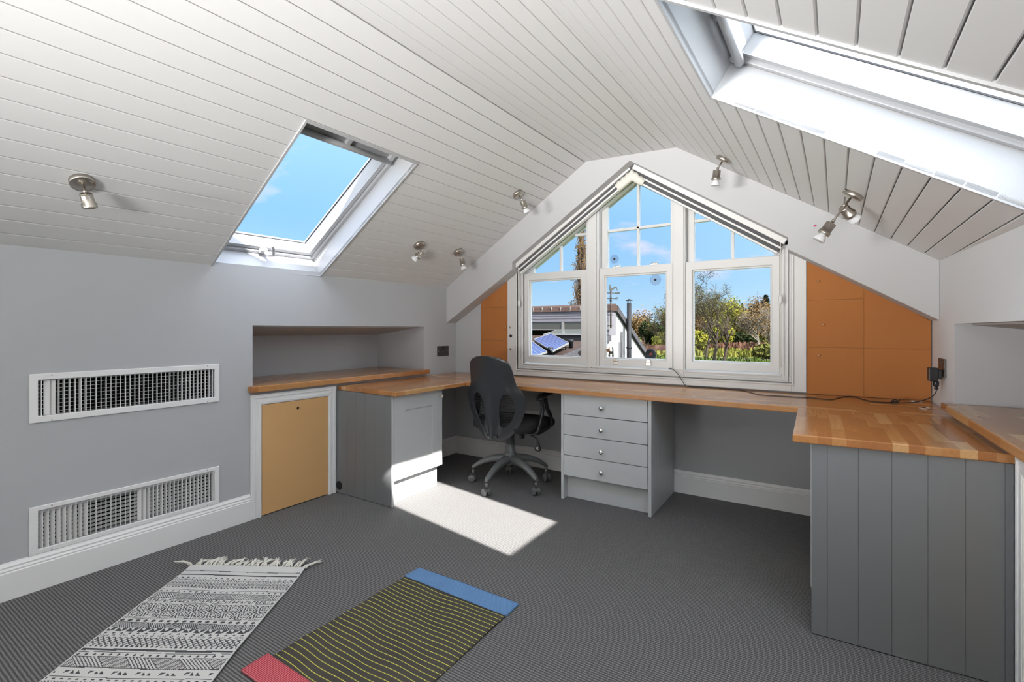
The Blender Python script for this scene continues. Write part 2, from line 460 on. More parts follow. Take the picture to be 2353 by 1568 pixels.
def ring(m, outer, inner, y0, y1):
    m.prism([outer, inner], lambda p, q, d: V((p, d, q)), y0, y1)
for (s0, s1, g0, g1, u0, u1, vb) in ((-2.056, -1.498, -2.010, -1.541, -1.990, -1.518, [-1.746]), (-1.393, -.850, -1.352, -.892, -1.343, -.877, [-1.112]), (-.763, -.199, -.720, -.243, -.715, -.235, [-.476])):
    # lower, inner sash
    m = MB()
    ring(m, rect(s0, s1, .848, 1.584), rect(g0, g1, .903, 1.527), 3.398, 3.440)
    ring(m, rect(g0 - .001, g1 + .001, .902, 1.528), rect(g0 + .010, g1 - .010, .913, 1.516), 3.412, 3.438)
    sash = m.build('lower_sash', WW, W1, .004)
    m = MB(); m.box(g0 - .005, 3.424, .898, g1 + .005, 3.428, 1.532)
    m.build('pane', M['pane'], sash)
    # upper, outer sash with glazing bars
    peak = u0 < -1.12 < u1
    top_o = [(s1, zt(s1) + .045)] + ([(-1.12, zt(-1.12) + .045)] if peak else []) + [(s0, zt(s0) + .045)]
    top_i = [(u1, zt(u1))] + ([(-1.12, zt(-1.12))] if peak else []) + [(u0, zt(u0))]
    m = MB()
    ring(m, [(s0, 1.535), (s1, 1.535)] + top_o, [(u0, 1.590), (u1, 1.590)] + top_i, 3.444, 3.484)
    up = m.build('upper_sash', WW, W1, .004)
    m = MB(); q = .004
    m.prism([(u0 - q, 1.586), (u1 + q, 1.586)] + [(a + (q if a > -1.12 else -q if a < -1.12 else 0), b + q) for a, b in top_i], lambda p, z, d: V((p, d, z)), 3.463, 3.466)
    m.build('pane', M['pane'], up)
    m = MB()
    for x in vb:
        m.prism([(x - .010, 1.585), (x + .010, 1.585), (x + .010, zt(x + .01) + .01), (x - .010, zt(x - .01) + .01)], lambda p, z, d: V((p, d, z)), 3.450, 3.480)
    zb = 1.870; dx = (2.2 - zb) / .655
    xa, xb = max(u0 - .005, -1.12 - dx), min(u1 + .005, -1.12 + dx)
    m.box(xa, 3.450, zb - .010, xb, 3.480, zb + .010)
    m.build('glazing_bar', WW, up, .003)
    if peak:
        for x in (-1.262, -1.018):                   # sash lifts and fasteners
            m = MB(); m.box(x - .019, 3.392, .862, x + .019, 3.398, .888); m.prism([(x - .019, .888), (x + .019, .888), (x + .010, .905), (x - .010, .905)], lambda p, z, d: V((p, d, z)), 3.384, 3.398)
            m.box(x - .012, 3.380, .903, x + .012, 3.398, .909)
            m.build('sash_lift', M['nickel'], sash, .002)
        for x in (-1.262, -.985):
            m = MB(); m.box(x - .024, 3.405, 1.584, x + .024, 3.432, 1.592); m.tube([(x - .018, 3.412, 1.594), (x + .02, 3.424, 1.596)], .006, 8); m.sphere((x + .02, 3.424, 1.597), .008)
            m.build('sash_fastener', M['chrome'], sash)
for x, z, r, k in ((-2.172, 1.069, .013, 'black'), (-2.176, .956, .010, 'nickel'), (-2.180, 1.139, .008, 'nickel'), (-1.447, .836, .006, 'black')):
    m = MB(); m.lathe([(r, 0), (r, .004), (r * .7, .005)], axisM((x, AY + .0005 if x < -2 else 3.3805, z), (0, -1, 0)), 16)
    m.build('bolt_plug', M[k], W1)

# ------------------------------------------------------------------ window_2 / window_3: the two centre pivot skylights
def skylight(S, O, name, label, top_sign, pane, handle=False, lip=True):
    t0, t1, q0, q1 = O
    W = thing(name, label, 'window', S((t0 + t1) / 2, (q0 + q1) / 2, .08), kind='structure')
    def ringS(m, a, b, d0, d1):
        m.prism([rect(*a), rect(*b)], lambda p, q, d: S(p, q, d), d0, d1)
    m = MB()                                          # lining boards of the opening, standing a little proud of the boards
    ringS(m, (t0 - .012, t1 + .012, q0 - .012, q1 + .012), (t0, t1, q0, q1), -.006, .129)
    m.build('reveal', M['sky_white'], W, .001)
    m = MB()
    ringS(m, (t0 - .012, t1 + .012, q0 - .012, q1 + .012), (t0 + .022, t1 - .022, q0 + .022, q1 - .022), .129, .150)
    ringS(m, (t0 - .012, t1 + .012, q0 - .012, q1 + .012), (t0 + .012, t1 - .012, q0 + .012, q1 - .012), .150, .225)
    m.build('frame', M['sky_white'], W, .002)
    so = (t0 + .028, t1 - .028, q0 + .028, q1 - .028); up = .150 if top_sign > 0 else .036
    s1 = (t0 + .054, t1 - .054, q0 + (.052 if top_sign > 0 else .036), q1 - up)
    qt = .070 if top_sign > 0 else .045
    g = (t0 + .074, t1 - .074, q0 + qt, q1 - (.172 if top_sign > 0 else .044))
    m = MB()
    ringS(m, so, s1, .142, .160)
    # bevelled inner faces of the sash
    A, B = rect(*s1), rect(*g)
    for i in range(4):
        j = (i + 1) % 4
        m.add([S(*A[i], .146), S(*A[j], .146), S(*B[j], .206), S(*B[i], .206)], [(0, 1, 2, 3)])
    ringS(m, so, (s1[0] + .001, s1[1] - .001, s1[2] + .001, s1[3] - .001), .160, .205)
    ringS(m, (g[0] - .03, g[1] + .03, g[2] - .03, g[3] + .03), g, .206, .222)
    sash = m.build('sash', M['sky_white'], W, None, fix=True)
    m = MB(); gg = (g[0] - .004, g[1] + .004, g[2] - .004, g[3] + .004)
    ringS(m, gg, (g[0] + .004, g[1] - .004, g[2] + .004, g[3] - .004), .2035, .208)
    m.build('gasket', M['black'], sash)
    m = MB(); m.hexa([S(a, b, d) for d in (.210, .217) for a, b in rect(g[0] - .01, g[1] + .01, g[2] - .01, g[3] + .01)])
    m.build('pane', pane, sash)
    # ventilation bar along the upper edge
    qe = q1 if top_sign > 0 else q0
    k = -1 if top_sign > 0 else 1
    kb = .128 if top_sign > 0 else .040
    m = MB(); m.tube([S(t0 + .035, qe + k * kb, .118), S(t1 - .035, qe + k * kb, .118)], .016, 14)
    for tt in (t0 + .04, (t0 + t1) / 2, t1 - .045):
        m.hexa([S(a, b, d) for d in (.112, .150) for a, b in rect(tt - .012, tt + .012, *sorted((qe + k * (.07 if top_sign > 0 else .01), qe + k * (kb + .003))))])
    m.build('ventilation_bar', M['sky_white'], W)
    if top_sign > 0:
        m = MB(); m.hexa([S(a, b, d) for d in (.134, .141) for a, b in rect(t0 + .03, t1 - .045, qe - .125, qe - .080)]); m.build('painted_shade_strip', M['grey'], W)  # painted shade: a grey strip darkens the recess above the ventilation bar
    if handle:
        m = MB()
        P = lambda a, b, d: S(a, b, d)
        tc, qb = -1.640, q0 + .028
        m.hexa([P(a, b, d) for d in (.112, .142) for a, b in rect(tc - .030, tc + .014, qb - .004, qb + .020)])
        m.tube([P(tc - .004, qb + .010, .112), P(tc + .012, qb + .012, .090), P(tc + .030, qb + .030, .080), P(tc + .012, qb + .070, .082), P(tc - .010, qb + .108, .084)], [.009, .011, .011, .010, .009], 10)
        m.build('handle', M['sky_white'], W, .002)
    return W
skylight(SL, LO, 'window_2', 'skylight in the left slope showing plain blue sky, with a cranked white handle', 1, M['leftpane'], True)
skylight(SR, RO, 'window_3', 'overexposed white skylight at the top right of the room', -1, M['clearpane'])
# ------------------------------------------------------------------ blinds on the pointed head
def blind(side, name, label):
    """side -1: left slope, +1: right slope; local frame along the slope"""
    if side < 0: a, b = V((-2.098, 3.33, 1.652)), V((-1.138, 3.33, 2.288))
    else: a, b = V((-.160, 3.33, 1.660)), V((-1.098, 3.33, 2.288))
    ax = (b - a).normalized(); L = (b - a).length
    dn = V((ax.z, 0, -ax.x)) if side < 0 else V((-ax.z, 0, ax.x))
    if dn.z > 0: dn = -dn
    R = thing(name, label, 'blind', (a + b) / 2, group='pleated blinds on the gable window')
    def bar(nm, w0, w1, y0, y1, mt, s0=0, s1=L, par=R, bev=.002):
        m = MB()
        m.hexa([a + ax * s + dn * w + V((0, y, 0)) for w in (w0, w1) for s, y in ((s0, y0), (s1, y0), (s1, y1), (s0, y1))])
        return m.build(nm, mt, par, bev)
    bar('headrail', -.020, .026, -.016, .030, M['whiteplastic'])
    bar('folded_fabric', .026, .046, .000, .026, M['blindfab'], .004, L - .004)
    bar('rail', .046, .058, -.010, .028, M['whiteplastic'])
    bar('folded_fabric', .058, .080, -.002, .026, M['blindfab'], .004, L - .004)
    bar('bottom_rail', .080, .092, -.012, .028, M['whiteplastic'])
    e = L - (.150 if side < 0 else .135)               # white cover wrapped round the inner ends, its upper edge gathered
    m = MB(); rows = []
    for i in range(15):
        s = e + (L - e) * i / 14
        w = .036 + .005 * math.sin(i * 1.7) if side < 0 else .052 - .022 * (i / 14) + .004 * math.sin(i * 1.3)
        rows.append([a + ax * s + dn * q + V((0, y, 0)) for q, y in ((w, -.013), (w + .02, -.020 - .003 * math.sin(i * 2.1)), (.078, -.019), (.097, -.016), (.098, .02))])
    m.sweep(None, rows, smooth=True)
    cov = m.build('end_cover', M['cream'], R, label='gathered white cover on the inner end'); so = cov.modifiers.new('thickness', 'SOLIDIFY'); so.thickness = .002
    m = MB()
    if side < 0:
        pts = [(-2.066, 3.318, 1.640), (-2.064, 3.322, 1.5), (-2.063, 3.326, 1.365)]
    else:
        pts = [(-.190, 3.322, 1.650), (-.189, 3.326, 1.45), (-.191, 3.33, 1.315), (-.190, 3.332, 1.1), (-.189, 3.334, .89)]
    m.tube(pts, .0022, 6)
    m.build('cord', M['cream'], R)
    z = 1.332 if side < 0 else 1.300
    m = MB(); m.lathe([(.003, .035), (.008, .028), (.0115, .010), (.011, -.010), (.006, -.024), (.001, -.028)], Matrix.Translation((-2.063 if side < 0 else -.191, 3.328, z)), 12)
    m.build('cord_pull', M['whiteplastic'], R)
blind(-1, 'window_blind', 'folded dark pleated blind in white rails on the left slope of the pointed window')
blind(1, 'window_blind', 'folded dark pleated blind in white rails on the right slope of the pointed window')

# ------------------------------------------------------------------ pin boards and pins
def pinboard(name, label, polys, y=3.386):
    R = thing(name, label, 'pin board', V((sum(p[0] for p in polys[0]) / len(polys[0]), 3.39, 1.0)))
    for P in polys:
        m = MB(); m.prism(P, lambda a, b, d: V((a, d, b)), y, YG - .0005)
        m.build('panel', M['orange'], R, .0006, 1)
    return R
so = lambda x: 1.175 + (x + 2.785) * .668             # soffit line at the wall, left
sr = lambda x: 1.166 + (.516 - x) * .6943
g = .0004
pinboard('pin_board', 'narrow orange felt pin board left of the window', [
    [(-2.494, .735), (-2.209, .735), (-2.209, 1.030 - g), (-2.494, 1.030 - g)],
    [(-2.494, 1.030 + g), (-2.209, 1.030 + g), (-2.209, 1.310 - g), (-2.494, 1.310 - g)],
    [(-2.494, 1.310 + g), (-2.209, 1.310 + g), (-2.209, so(-2.209)), (-2.494, so(-2.494))]])
pinboard('pin_board', 'wide orange felt pin board right of the window', [
    [(-.055, .735), (.222 - g, .735), (.222 - g, 1.015 - g), (-.055, 1.015 - g)],
    [(.222 + g, .735), (.515, .735), (.515, 1.015 - g), (.222 + g, 1.015 - g)],
    [(-.055, 1.015 + g), (.222 - g, 1.015 + g), (.222 - g, 1.298 - g), (-.055, 1.298 - g)],
    [(.222 + g, 1.015 + g), (.515, 1.015 + g), (.515, sr(.515)), (.222 + g, sr(.222))],
    [(-.055, 1.298 + g), (.222, 1.298 + g), (.222, sr(.222)), (-.055, sr(-.055))]])
M['pin'] = plain('pale_wooden_pin', (.62, .36, .20, 1), .5)
for x, z, lab in ((-.003, 1.411, 'top pin on the wide orange board'), (.021, 1.154, 'middle pin on the wide orange board'), (0, .970, 'lowest pin on the wide orange board'),
                  (-2.309, 1.374, 'upper pin on the narrow orange board'), (-2.226, 1.143, 'lower pin on the narrow orange board, by the window frame')):
    m = MB(); m.lathe([(.0015, 0), (.0015, .006), (.005, .007), (.0035, .012), (.0055, .019), (.004, .022), (0.0005, .0225)], axisM((x, 3.3862, z), (.3, -1, -.1)), 12)
    tag(m.build('push_pin', M['pin']), 'pale wooden push pin, ' + lab, 'pin', 'push pins on the orange boards')

# ------------------------------------------------------------------ worktops
DT, DB = .733, .703
R = thing('desk_worktop', 'oiled block timber worktop running round three sides of the room', 'worktop', (-1.0, 3.1, DT))
m = MB(); m.hexa([V((p[0], p[1], z)) for z in (DB, DT) for p in ((xl(2.79) + .002, 2.800), (.518, 2.780), (.518, 3.398), (xl(3.398) + .002, 3.398))])
m.build('gable_run', M['wood_x'], R, .004)
m = MB(); m.hexa([V((p[0], p[1], z)) for z in (DB, DT) for p in ((xl(2.13) + .002, 2.134), (-2.205, 2.104), (-2.193, 2.7995), (xl(2.8) + .002, 2.7995))])
m.build('left_return', M['wood_y'], R, .004)
m = MB(); m.hexa([V((p[0], p[1], z)) for z in (DB, DT) for p in ((-.079, 2.055), (.518, 2.085), (.518, 2.7795), (-.083, 2.7795))])
m.build('right_return', M['wood_y'], R, .004)
for x, y in ((.440, 3.335), (.448, 3.074), (-2.762, 3.070)):
    m = MB(); m.lathe([(.033, 0), (.033, .003), (.028, .0045), (.024, .0035), (.0235, .0005)], Matrix.Translation((x, y, DT)), 28)
    m.lathe([(.0232, .0005), (.022, .002), (.0001, .002)], Matrix.Translation((x, y, DT)), 28, 0)
    m.build('cable_grommet', M['chrome'], R)
R = None
def nicheshelf(fn, y0, y1, label):
    m = MB(); m.box(-.56, y0, 0, .050, y1, .036, fn=fn)
    o = m.build('niche_worktop', M['wood_y'], None, .004); tag(o, label, 'worktop')
m = MB()
P = [(-.545, NY0 + .006), (.001, NY0 + .006), (.001, 1.522), (.050, 1.522), (.050, 3.005), (.001, 3.005), (.001, NY1 - .004), (-.545, NY1 - .004)]
m.prism(P, lambda d, y, z: LW(d, y, z), .751, .787)
tag(m.build('niche_worktop', M['wood_y'], None, .004), 'thick timber worktop set into the left wall niche above the small hatch', 'worktop')
m = MB()
P = [(.545, RY1 - .006), (-.001, RY1 - .006), (-.001, 2.920), (-.043, 2.920), (-.043, .87), (-.001, .87), (-.001, RY0 + .006), (.545, RY0 + .006)]
m.prism(P, lambda d, y, z: V((XR + d, y, z)), .752, .785)
tag(m.build('niche_worktop', M['wood_y'], None, .004), 'timber worktop in the right wall niche, overlapping the desk at the right edge', 'worktop')

# ------------------------------------------------------------------ cupboards
def knob(m, p, axis, s=1.0):
    m.lathe([(.006, 0), (.006, .010), (.004, .013), (.0045, .017), (.013, .022), (.0155, .028), (.0135, .034), (.007, .038), (.0005, .039)], axisM(p, axis) @ Matrix.Scale(s, 4), 10, 0, False)
def tongue(m, a0, a1, lines, z0, z1, fn, th=.018):
    """boards with shallow v grooves; fn(a, d, z), d=0 at the face"""
    e = [a0] + lines + [a1]
    for p, q in zip(e, e[1:]):
        c0 = .0011 if p != a0 else 0; c1 = .0011 if q != a1 else 0
        P = [(p + .0002, th), (p + .0002, c0 + .0), (p + .0002 + c0, 0), (q - .0002 - c1, 0), (q - .0002, c1), (q - .0002, th)]
        m.prism(P, lambda a, d, z: fn(a, d, z), z0, z1)
R = thing('base_cupboard', 'grey base cupboard with one shaker door under the left end of the desk', 'cupboard', (-2.5, 2.36, 0))
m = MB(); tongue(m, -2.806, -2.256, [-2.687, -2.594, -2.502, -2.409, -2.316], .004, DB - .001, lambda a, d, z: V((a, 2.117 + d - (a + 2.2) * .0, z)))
m.build('end_panel', M['panel'], R, label='grooved grey end panel with shade put into its colour')
m = MB(); m.box(-2.806, 2.136, .15, -2.274, 2.600, DB - .001); m.box(-2.256, 2.1175, .002, -2.252, 2.134, DB - .001)
m.build('carcass', M['cab'], R)
m = MB(); m.box(-2.80, 2.136, .002, -2.300, 2.590, .149); m.build('plinth', M['cab'], R)
m = MB()
y0, y1, z0, z1 = 2.1385, 2.596, .160, .698
ff = lambda a, b, d: V((-2.2735 + d, a, b))
m.prism([rect(y0, y1, z0, z1), rect(y0 + .096, y1 - .103, z0 + .094, z1 - .100)], ff, 0, .021)
m.prism(rect(y0 + .09, y1 - .09, z0 + .09, z1 - .09), ff, 0, .013)
door = m.build('door', M['cab'], R, .0012, 1)
m = MB(); knob(m, (-2.2525, 2.562, .650), (1, 0, 0)); m.build('knob', M['chrome'], door, label='clear faceted knob')
m = MB(); m.lathe([(.030, 0), (.030, .0012), (.026, .0012)], axisM((-2.763, 2.1168, .052), (0, -1, 0)), 24); m.lathe([(.0258, .0), (.0001, .0005)], axisM((-2.763, 2.1166, .052), (0, -1, 0)), 24)
m.build('pipe_hole', M['dark'], R)

R = thing('drawer_unit', 'grey four drawer unit under the middle of the desk', 'drawers', (-1.134, 3.1, 0))
m = MB(); m.box(-1.434, 2.842, .002, -1.416, 3.376, DB - .001); m.box(-1.416, 3.36, .15, -.854, 3.376, DB - .001); m.box(-1.415, 2.87, .150, -.855, 3.36, .166); m.box(-1.415, 2.87, DB - .017, -.855, 3.36, DB - .001)
m.build('carcass', M['cab'], R, .0008, 1)
m = MB(); m.box(-1.4155, 2.900, .002, -.8545, 2.918, .150); m.build('plinth', M['cab'], R)
m = MB(); tongue(m, 2.842, 3.376, [2.905, 2.965, 3.025, 3.085, 3.145, 3.205, 3.265, 3.325], .002, DB - .001, lambda a, d, z: V((-.835 - d, a, z)))
m.build('end_panel', M['cab'], R, label='grooved end panel')
for z0, z1, zk in ((.5655, .700, .628), (.431, .5615, .489), (.2975, .427, .353), (.163, .2935, .224)):
    m = MB(); m.box(-1.412, 2.838, z0, -.857, 2.857, z1); m.box(-1.400, 2.857, z0 + .012, -.869, 3.30, z1 - .02)
    dr = m.build('drawer', M['cab'], R, .0015)
    m = MB(); knob(m, (-1.140, 2.838, zk), (0, -1, 0)); m.build('knob', M['chrome'], dr, label='clear faceted knob')

R = thing('base_cupboard', 'grooved grey cupboard end, its colour darkened as shade, under the right hand desk return', 'cupboard', (.25, 2.4, 0))
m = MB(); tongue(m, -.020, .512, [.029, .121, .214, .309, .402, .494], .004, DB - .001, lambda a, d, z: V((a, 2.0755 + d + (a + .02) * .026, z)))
m.build('end_panel', M['panel'], R, label='grooved grey end panel with shade put into its colour')
m = MB(); m.box(-.004, 2.112, .15, .505, 2.74, DB - .001); m.box(.04, 2.112, .002, .505, 2.73, .15); m.build('carcass', M['cab'], R)
m = MB(); m.box(-.0225, 2.100, .160, -.0045, 2.735, .698); m.build('door', M['cab'], R, .001)

# ------------------------------------------------------------------ access hatch in the left wall and the trim of the right one
R = thing('door_1', 'plain brown fibreboard access hatch in a white moulded frame', 'hatch', LW(.01, 1.83, 0), kind='structure')
m = MB()
for (w0, w1, d) in ((0, .062, .016), (.006, .022, .022), (.040, .056, .020)):
    def fr(p, q, dd): return LW(dd, p, q)
    a0, a1, b = 1.536 + w0, 2.116 - w0, .733 - w0
    c0, c1, e = 1.536 + w1, 2.116 - w1, .733 - w1
    m.prism([(a0, 0), (c0, 0), (c0, e), (a0, b)], fr, .0005, d); m.prism([(c1, 0), (a1, 0), (a1, b), (c1, e)], fr, .0005, d); m.prism([(a0, b), (c0, e), (c1, e), (a1, b)], fr, .0005, d)
m.build('frame', M['white'], R, .002)
m = MB(); ho = [(1.835 + .010 * math.cos(k * PI / 8), .618 + .010 * math.sin(k * PI / 8)) for k in range(16)]
m.prism([rect(1.6015, 2.0525, .006, .668), ho], lambda a, b, d: LW(d, a, b), .001, .013)
pn = m.build('panel', M['mdf'], R, .001)
m = MB(); m.prism(ho, lambda a, b, d: LW(d, a, b), .0008, .003); m.build('finger_hole', M['dark'], pn)
m = MB(); m.prism(rect(1.598, 2.0565, .001, .671), lambda a, b, d: LW(d, a, b), .0003, .0009); m.build('rebate', M['dark'], R)
R = thing('door_2', 'white moulded frame edge below the right niche worktop', 'hatch frame', (XR, 1.75, 0), kind='structure')
m = MB()
for w0, w1, d in ((0, .062, .010), (.006, .022, .014), (.040, .056, .013)):
    fr = lambda p, q, dd: V((XR - dd, p, q))
    a0, a1, b = 1.48 + w0, 2.062 - w0, .745 - w0
    c0, c1, e = 1.48 + w1, 2.062 - w1, .745 - w1
    m.prism([(a0, 0), (c0, 0), (c0, e), (a0, b)], fr, .0005, d); m.prism([(c1, 0), (a1, 0), (a1, b), (c1, e)], fr, .0005, d); m.prism([(a0, b), (c0, e), (c1, e), (a1, b)], fr, .0005, d)
m.build('frame', M['white'], R, .002)
m = MB(); m.prism(rect(1.545, 1.997, .006, .68), lambda a, b, d: V((XR - d, a, b)), .0006, .008); m.build('panel', M['mdf'], R)

# ------------------------------------------------------------------ grilles
def grille(z0, z1, dz, label, openness, seed):
    y0, y1 = .602, 1.365
    R = thing('air_grille', label, 'grille', LW(.01, (y0 + y1) / 2, (z0 + z1) / 2), group='white air grilles on the left wall')
    h = (.631, 1.339, z0 + dz, z1 - dz + .001)
    m = MB(); m.prism([rect(y0, y1, z0, z1), rect(*h)], lambda a, b, d: LW(d, a, b), .0005, .008)
    m.build('frame', M['white'], R, .003)
    rr = random.Random(seed); m = MB(); n = 38
    for k in range(n):
        y = h[0] + .0135 + (h[1] - h[0] - .016) * k / (n - 1) - .002
        a = (-.22 + rr.uniform(-.10, .12) + (1.0 if k in (1, 2) else .25 if k < 9 else 0)) if seed == 3 else ((.38 if k < 9 else -.22 if k < 19 else .42 if k < 22 else .1 if k < 27 else -.08) + rr.uniform(-.06, .06))
        c, s_ = math.cos(a), math.sin(a); w, tk = .011, .0012
        P = []
        for b in (h[2], h[3]):
            for u, v in ((-w, -tk), (w, -tk), (w, tk), (-w, tk)):
                P.append(LW(-.010 + u * c - v * s_, y + u * s_ + v * c, b))
        m.hexa(P)
    m.build('vertical_vanes', M['white'], R)
    m = MB(); nh = 9
    for k in range(nh):
        z = h[2] + (h[3] - h[2]) * (k + .6) / nh
        a = .107 if seed == 3 else -.45
        c, s_ = math.cos(a), math.sin(a); w, tk = (.010 if seed == 3 else .0078), .0008
        P = [LW(-.036 + u * c - v * s_, y, z + u * s_ + v * c) for u, v in ((-w, -tk), (w, -tk)) for y in (h[0], h[1])]
        q = lambda u, v, y: LW(-.036 + u * c - v * s_, y, z + u * s_ + v * c)
        m.hexa([q(-w, -tk, h[0]), q(w, -tk, h[0]), q(w, -tk, h[1]), q(-w, -tk, h[1]), q(-w, tk, h[0]), q(w, tk, h[0]), q(w, tk, h[1]), q(-w, tk, h[1])])
    m.build('horizontal_vanes', M['white'], R)
    m = MB(); o = .012
    m.prism([rect(h[0] - .002, h[1] + .002, h[2] - .002, h[3] + .002), rect(h[0], h[1], h[2], h[3])], lambda a, b, d: LW(d, a, b), -.0698, -.16)
    m.prism(rect(h[0] - .002, h[1] + .002, h[2] - .002, h[3] + .002), lambda a, b, d: LW(d, a, b), -.16, -.165)
    m.build('duct', M['dark'], R)
    for y in (.674, 1.303):
        for z in (z0 + .006, z1 - .008):
            m = MB(); m.lathe([(.0028, 0), (.0028, .001), (.0002, .0014)], axisM(LW(.0081, y, z), (1, 0, 0)), 10); m.build('screw', M['grey'], R)
grille(.719, .930, .0285, 'upper white air grille with a black duct behind its vanes', .15, 3)
grille(.1525, .359, .0215, 'lower white air grille standing on the skirting', .35, 5)

# ------------------------------------------------------------------ sockets
def socket(name, label, Mx, w, h, mat, dark, plugs=True):
    R = thing(name, label, 'socket', M=Mx)
    m = MB(); m.box(-w / 2, -h / 2, .0004, w / 2, h / 2, .007, M=Mx); m.build('plate', mat, R, .002)
    for s in (-1, 1):
        x = s * w * .27
        for dx, dy, a, b in ((0, .004, .003, .008), (-.011, -.014, .006, .003), (.011, -.014, .006, .003)):
            m = MB(); m.box(x + dx - a / 2, dy - .005 - b / 2, .0068, x + dx + a / 2, dy - .005 + b / 2 + .004, .0076, M=Mx); m.build('pin_slot', M['dark'], R)
        m = MB(); m.box(s * .010 - .008, .012, .007, s * .010 + .008, .034, .0105, M=Mx); m.build('switch', dark, R, .001)
        m = MB(); m.lathe([(.0035, 0), (.003, .001), (.0002, .0012)], Mx @ Matrix.Translation((s * w * .42, 0, .007)), 10); m.build('screw', M['nickel'], R)
    return R
socket('wall_socket', 'black nickel double socket on the left wall above the desk', axisM(LW(0, 3.220, .933), (1, 0, 0), (0, 1, 0)), .148, .088, M['socketdark'], M['black'])
socket('wall_socket', 'white double socket under the desk beside the chair back', axisM((-1.985, YG, .410), (0, -1, 0), (1, 0, 0)), .148, .088, M['whiteplastic'], M['whiteplastic'])
socket('wall_socket', 'black nickel double socket on the right wall with a black plug in it', axisM((XR, 3.127, .934), (-1, 0, 0), (0, -1, 0)), .148, .088, M['socketdark'], M['black'])

# power cable with its plug
R = thing('power_cable', 'thin black cable trailing along the desk from the plug on the right wall', 'cable', (.49, 3.10, .89))
m = MB()
ctrl = [(-.869, 3.366, .852), (-.842, 3.355, .850), (-.80, 3.348, .815), (-.775, 3.346, .775), (-.745, 3.345, .742), (-.68, 3.350, .7358), (-.60, 3.357, .7358), (-.53, 3.360, .7358), (-.46, 3.340, .7358), (-.391, 3.318, .7358), (-.33, 3.230, .7358), (-.279, 3.166, .7358), (-.168, 3.165, .7358), (-.09, 3.170, .7358),
        (-.019, 3.178, .7358), (.056, 3.150, .7358), (.10, 3.26, .7358), (.135, 3.345, .7358), (.182, 3.345, .7358), (.215, 3.25, .7358), (.250, 3.19, .7358), (.30, 3.19, .7358), (.335, 3.205, .7362), (.385, 3.175, .742), (.430, 3.135, .758), (.470, 3.103, .785), (.488, 3.093, .815), (.490, 3.093, .842)]
def spline(P, k=6):
    P = [V(p) for p in P]; out = []
    for i in range(len(P) - 1):
        p0, p1, p2, p3 = P[max(i - 1, 0)], P[i], P[i + 1], P[min(i + 2, len(P) - 1)]
        for j in range(k):
            t = j / k
            out.append(.5 * ((2 * p1) + (p2 - p0) * t + (2 * p0 - 5 * p1 + 4 * p2 - p3) * t * t + (3 * p1 - p0 - 3 * p2 + p3) * t ** 3))
    out.append(P[-1]); return out
m.tube(spline(ctrl), .0024, 8)
m.tube(spline([(.325, 3.20, .738), (.342, 3.222, .750), (.352, 3.200, .746), (.338, 3.190, .740), (.328, 3.214, .745), (.356, 3.225, .738), (.366, 3.240, .748)]), .0026, 8)
m.build('lead', M['black'], R)
m = MB(); m.box(.458, 3.068, .868, .494, 3.122, .934); m.box(.494, 3.078, .878, .511, 3.112, .926)
m.lathe([(.012, .842), (.013, .868)], Matrix.Translation((.488, 3.093, 0)), 12); m.lathe([(.009, .826), (.007, .842)], Matrix.Translation((.489, 3.093, 0)), 12)
m.build('plug', M['black'], R, .004)
# ------------------------------------------------------------------ spotlights
CR, CU, CF = V((.842, .539, 0)), V((0, 0, 1)), V((-.539, .842, 0))
def spot(base, n, heads, label, bulb=True):
    n = V(n).normalized(); base = V(base)
    R = thing('ceiling_spotlight', label, 'spotlight', base, group='small nickel spotlights on the ceiling boards')
    m = MB(); m.lathe([(.0415, -.002), (.0415, .016), (.039, .0195), (.012, .021), (.0001, .021)], axisM(base, n), 28)
    m.sphere(base + n.orthogonal().normalized() * .043 + n * .008, .004)
    m.build('base', M['nickel'], R)
    for (arm, hd, L) in heads:
        arm = V(arm); hd = V(hd).normalized()
        s0 = base + n * .018; s1 = s0 + arm
        m = MB(); m.tube([s0, s0 + arm * .9, s1], .0045, 10); m.sphere(s1, .008)
        a = m.build('arm', M['nickel'], R)
        p = s1 + hd * .002; X = axisM(p + arm.normalized() * .010, hd)
        m = MB(); m.lathe([(.0001, 0), (.0195, 0), (.021, .002), (.021, .040), (.025, .041), (.0255, .052), (.0245, .054), (.020, .0545)], X, 24)
        h = m.build('lamp_holder', M['nickel'], a, label='short ribbed lamp holder')
        if bulb:
            m = MB(); m.lathe([(.012, .052), (.014, .058), (.021, .068), (.0255, .080), (.0262, .084), (.0255, .0855), (.0001, .083)], X, 24)
            m.build('bulb', M['bulbglass'], h, label='unlit glass reflector bulb')
nl, nr = -SL.n, -SR.n
def dirc(r, u, f): return CR * r + CU * u + CF * f
spot((-2.460, .675, 1.711), nl, [(nl * .034 + dirc(.006, -.004, -.004), dirc(-.18, -.80, .55), 1)], 'nickel spotlight far left, alone on the boards left of the skylight', False)
spot((-2.413, 2.529, 1.734), nl, [(nl * .040, dirc(-.75, -.62, .15), 1)], 'nickel spotlight just right of the blue skylight, bulb turned to the left')
spot((-2.399, 2.955, 1.741), nl, [(nl * .040, dirc(.18, -.95, .1), 1)], 'nickel spotlight low on the left slope, bulb pointing straight down')
spot((-1.825, 2.928, 2.105), nl, [(nl * .040, dirc(.40, -.86, .25), 1)], 'nickel spotlight high on the left slope near the bulkhead')
spot((-.446, 2.922, 2.091), nr, [(nr * .042, dirc(-.05, -.98, .15), 1)], 'nickel spotlight near the ridge on the right slope, above the blind')
spot((.130, 2.508, 1.703), nr, [(nr * .038 + dirc(-.004, 0, 0), dirc(.80, -.52, .25), 1), (nr * .082 + dirc(-.022, -.026, .0), dirc(-.50, -.80, .25), 1)], 'nickel spotlight with two lamp heads low on the right slope')

